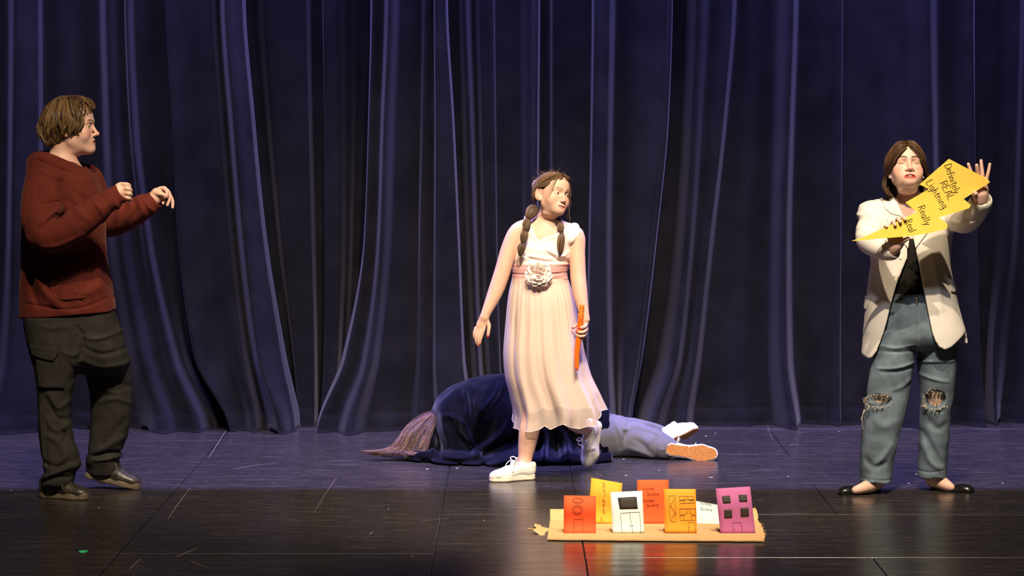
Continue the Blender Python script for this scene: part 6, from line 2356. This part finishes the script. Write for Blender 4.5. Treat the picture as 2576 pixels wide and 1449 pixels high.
ck.disp(stroke_field([
    ([(1168, 985), (1178, 1020), (1170, 1060)], 7, 0.0216), ([(1180, 985), (1188, 1030), (1196, 1065)], 6, -0.0162), ([(1202, 985), (1198, 1015), (1212, 1030)], 6, 0.0162), ([(1262, 965), (1240, 1000), (1205, 1040)], 7, 0.0216), ([(1270, 985), (1250, 1015), (1222, 1045)], 6, -0.0162),
    ([(1110, 1045), (1140, 1048), (1165, 1062)], 6, 0.0162), ([(1112, 1035), (1118, 1080), (1130, 1110)], 8, 0.0216), ([(1128, 1040), (1150, 1090), (1185, 1125)], 7, -0.0189), ([(1165, 1060), (1180, 1095), (1192, 1120)], 8, 0.0243), ([(1150, 1068), (1162, 1105), (1180, 1130)], 6, -0.0189),
    ([(1290, 1050), (1260, 1090), (1200, 1128)], 9, 0.0297), ([(1310, 1065), (1280, 1105), (1215, 1140)], 8, -0.0243), ([(1205, 1132), (1160, 1138), (1110, 1135)], 7, 0.0189), ([(1330, 1090), (1300, 1130), (1240, 1150)], 9, 0.0216), ([(1360, 1075), (1372, 1110), (1365, 1145)], 8, 0.0216), ([(1385, 1080), (1398, 1115), (1402, 1145)], 7, -0.0189),
    ([(1410, 1085), (1425, 1110), (1428, 1140)], 8, 0.0189), ([(1450, 1080), (1455, 1110), (1470, 1140)], 8, -0.0135), ([(1080, 1090), (1090, 1110), (1088, 1135)], 6, 0.0162), ([(1095, 1080), (1102, 1110), (1110, 1138)], 5, -0.0162), ([(1060, 1148), (1130, 1160), (1220, 1172)], 4, -0.0135), ([(1150, 1158), (1240, 1165), (1330, 1160)], 6, -0.0162), ([(1480, 1060), (1482, 1100), (1478, 1150)], 6, -0.0135)], 1.25, 1.75))
ck.disp(lambda P, d: (.010 * vnoise(P, (7, 7, 7), 3) + .0055 * vnoise(P, (16, 16, 16), 5)).astype(F32))
co = sdf_obj('velvet_cloak', ck, .0068, M_CLOAK, p4)

M_SWEAT = mat('grey_sweatpants', (0.125, 0.125, 0.145), 0.95, 0.1, sheen=.1, bump=.3, bscale=380, bdist=.0008, var=.1, vscale=16)
sp = Vol()
sp.u(chain([W(1500, 1100, 1.44), W(1560, 1102, 1.42), W(1620, 1112, 1.37), W(1660, 1124, 1.31), W(1678, 1128, 1.30)], [.125, .105, .085, .068, .056], 4), 0)
sp.u(chain([W(1500, 1095, 1.50), W(1570, 1090, 1.58), W(1630, 1092, 1.64), W(1672, 1097, 1.67)], [.12, .085, .065, .045], 4), .03)
sp.u(chain([W(1662, 1096, 1.665), W(1680, 1098, 1.675)], [.044, .042], 1), .004)
sp.keep(halfspace((0, 0, .005), (0, 0, -1)), .002)
sp.disp(stroke_field([([(1548, 1065), (1565, 1100), (1570, 1135)], 6, .010), ([(1590, 1063), (1578, 1090), (1565, 1130)], 6, -.012), ([(1600, 1075), (1640, 1085), (1665, 1095)], 6, .008), ([(1560, 1070), (1575, 1085), (1590, 1075)], 5, .009), ([(1600, 1110), (1625, 1125), (1650, 1150)], 7, -.008), ([(1580, 1130), (1610, 1140), (1640, 1152)], 7, .010),
                      ([(1656, 1092), (1650, 1125), (1655, 1155)], 3, -.006), ([(1660, 1130), (1672, 1132)], 3, .006), ([(1640, 1100), (1630, 1120), (1640, 1140)], 6, .006)], 1.25, 1.60))
sp.disp(lambda P, d: (.004 * vnoise(P, (12, 12, 12), 3)).astype(F32))
sdf_obj('sweatpants', sp, .0055, M_SWEAT, p4)
M_GUM = mat('gum_rubber', (0.48, 0.20, 0.055), 0.6, .3, var=.1, vscale=40)
M_WSH = mat('white_canvas', (0.82, 0.82, 0.84), 0.7)
M_WLC = mat('white_cord', (0.85, 0.85, 0.87), 0.8)
sneaker(p4, frame((1.0, -.06, -.10), (.05, .98, -.18)), W(1672, 1129, 1.245), .985, M_WSH, M_WSH, M_WLC, .022, m_tread=M_GUM, bow=True)
sneaker(p4, frame((.60, .66, .16), (-.58, .40, .72)), W(1684, 1112, 1.60), .88, M_WSH, M_WSH, M_WLC, .022, m_tread=M_GUM, bow=False)
mb = MB()
mb.tube(spline([W(1672, 1098, 1.672), W(1690, 1098, 1.675), W(1712, 1102, 1.66)], 4), .036, 12)
mb.build('white_sock', M_WSH, p4)

# long hair falling over the face and trailing over the floor
rl = np.random.default_rng(77)
mbh = MB()
Yt = 1.42


def flo(q):
    q = q.copy()
    q[:, 2] = np.maximum(q[:, 2], .004)
    return q


def locks(guides, n, per, spread, amp, c0, c1, r, freq=.9, cutlo=.75):
    G_ = [spline(g, 4) for g in guides]
    m_ = min(len(g) for g in G_)
    G_ = np.array([g[np.linspace(0, len(g) - 1, m_).round().astype(int)] for g in G_])
    for _ in range(n):
        t = rl.random() * (len(G_) - 1)
        i = min(int(t), len(G_) - 2)
        q = G_[i] * (1 - (t - i)) + G_[i + 1] * (t - i)
        s_ = np.linspace(0, 1, m_)
        ph, fr, am = rl.random() * 6.28, freq * rl.uniform(.7, 1.4), amp * rl.uniform(.3, 1.2)
        dv = rl.normal(0, 1, 3)
        dv /= np.linalg.norm(dv)
        q = q + (am * np.sin(fr * 6.28 * s_ + ph) * np.minimum(1, s_ * 2.5))[:, None] * dv
        q = q[:int(m_ * rl.uniform(cutlo, 1.0))]
        tone = rl.random() ** 1.2
        for k in range(per):
            off = rl.normal(0, spread, 3)
            wd = (.35 + .65 * np.sin(np.linspace(.2, pi - .15, len(q))))[:, None]
            c = (np.array(c0) * (1 - tone) + np.array(c1) * tone) * rl.uniform(.65, 1.4)
            mbh.tube(flo(q + off * wd), list(r * np.minimum(1, np.linspace(3, .3, len(q)))), 3, True, tuple(c))


gl = [[W(1094, 1036, Yt), W(1058, 1052, Yt - .04), W(1026, 1078, Yt - .10), W(1003, 1108, Yt - .15), W(985, 1128, Yt - .17), W(950, 1136, Yt - .18), W(893, 1133, Yt - .15)],
      [W(1096, 1037, Yt - .02), W(1064, 1055, Yt - .08), W(1032, 1084, Yt - .14), W(1012, 1114, Yt - .18), W(995, 1134, Yt - .20), W(955, 1140, Yt - .20), W(905, 1138, Yt - .18)],
      [W(1097, 1039, Yt - .04), W(1072, 1060, Yt - .11), W(1048, 1090, Yt - .17), W(1032, 1118, Yt - .20), W(1020, 1137, Yt - .22), W(1000, 1143, Yt - .23), W(960, 1143, Yt - .22)],
      [W(1098, 1042, Yt - .06), W(1081, 1068, Yt - .13), W(1063, 1098, Yt - .18), W(1051, 1122, Yt - .21), W(1044, 1138, Yt - .23), W(1035, 1143, Yt - .24), W(1020, 1144, Yt - .24)],
      [W(1099, 1046, Yt - .07), W(1090, 1074, Yt - .13), W(1080, 1102, Yt - .18), W(1072, 1122, Yt - .21), W(1066, 1136, Yt - .23), W(1058, 1142, Yt - .24), W(1048, 1144, Yt - .24)]]
locks(gl, 110, 11, .0050, .020, (.030, .014, .010), (.23, .130, .075), .0010, .9, .62)
locks(gl[:3], 26, 8, .004, .012, (.080, .024, .020), (.26, .10, .085), .0011, .8, .9)
gl3 = [[W(1010, 1120, Yt - .18), W(1030, 1136, Yt - .22), W(1060, 1138, Yt - .24), W(1090, 1132, Yt - .22)], [W(1000, 1130, Yt - .2), W(1030, 1143, Yt - .24), W(1065, 1143, Yt - .25), W(1095, 1138, Yt - .24)]]
locks(gl3, 16, 8, .004, .010, (.04, .018, .014), (.20, .10, .075), .0014)
hv4 = Vol().u(chain([W(1094, 1046, Yt), W(1070, 1075, Yt - .03), W(1045, 1105, Yt - .08), W(1040, 1128, Yt - .12)], [.03, .07, .075, .06], 4), 0)
hv4.keep(halfspace((0, 0, .004), (0, 0, -1)), .002)
hair4 = sdf_obj('hair', hv4, .006, M_HAIR, p4, color=lambda V: np.tile(np.array((.035, .018, .012)), (len(V), 1)))
tag(mbh.build('hair_strands', M_HAIR, hair4), kind='stuff')
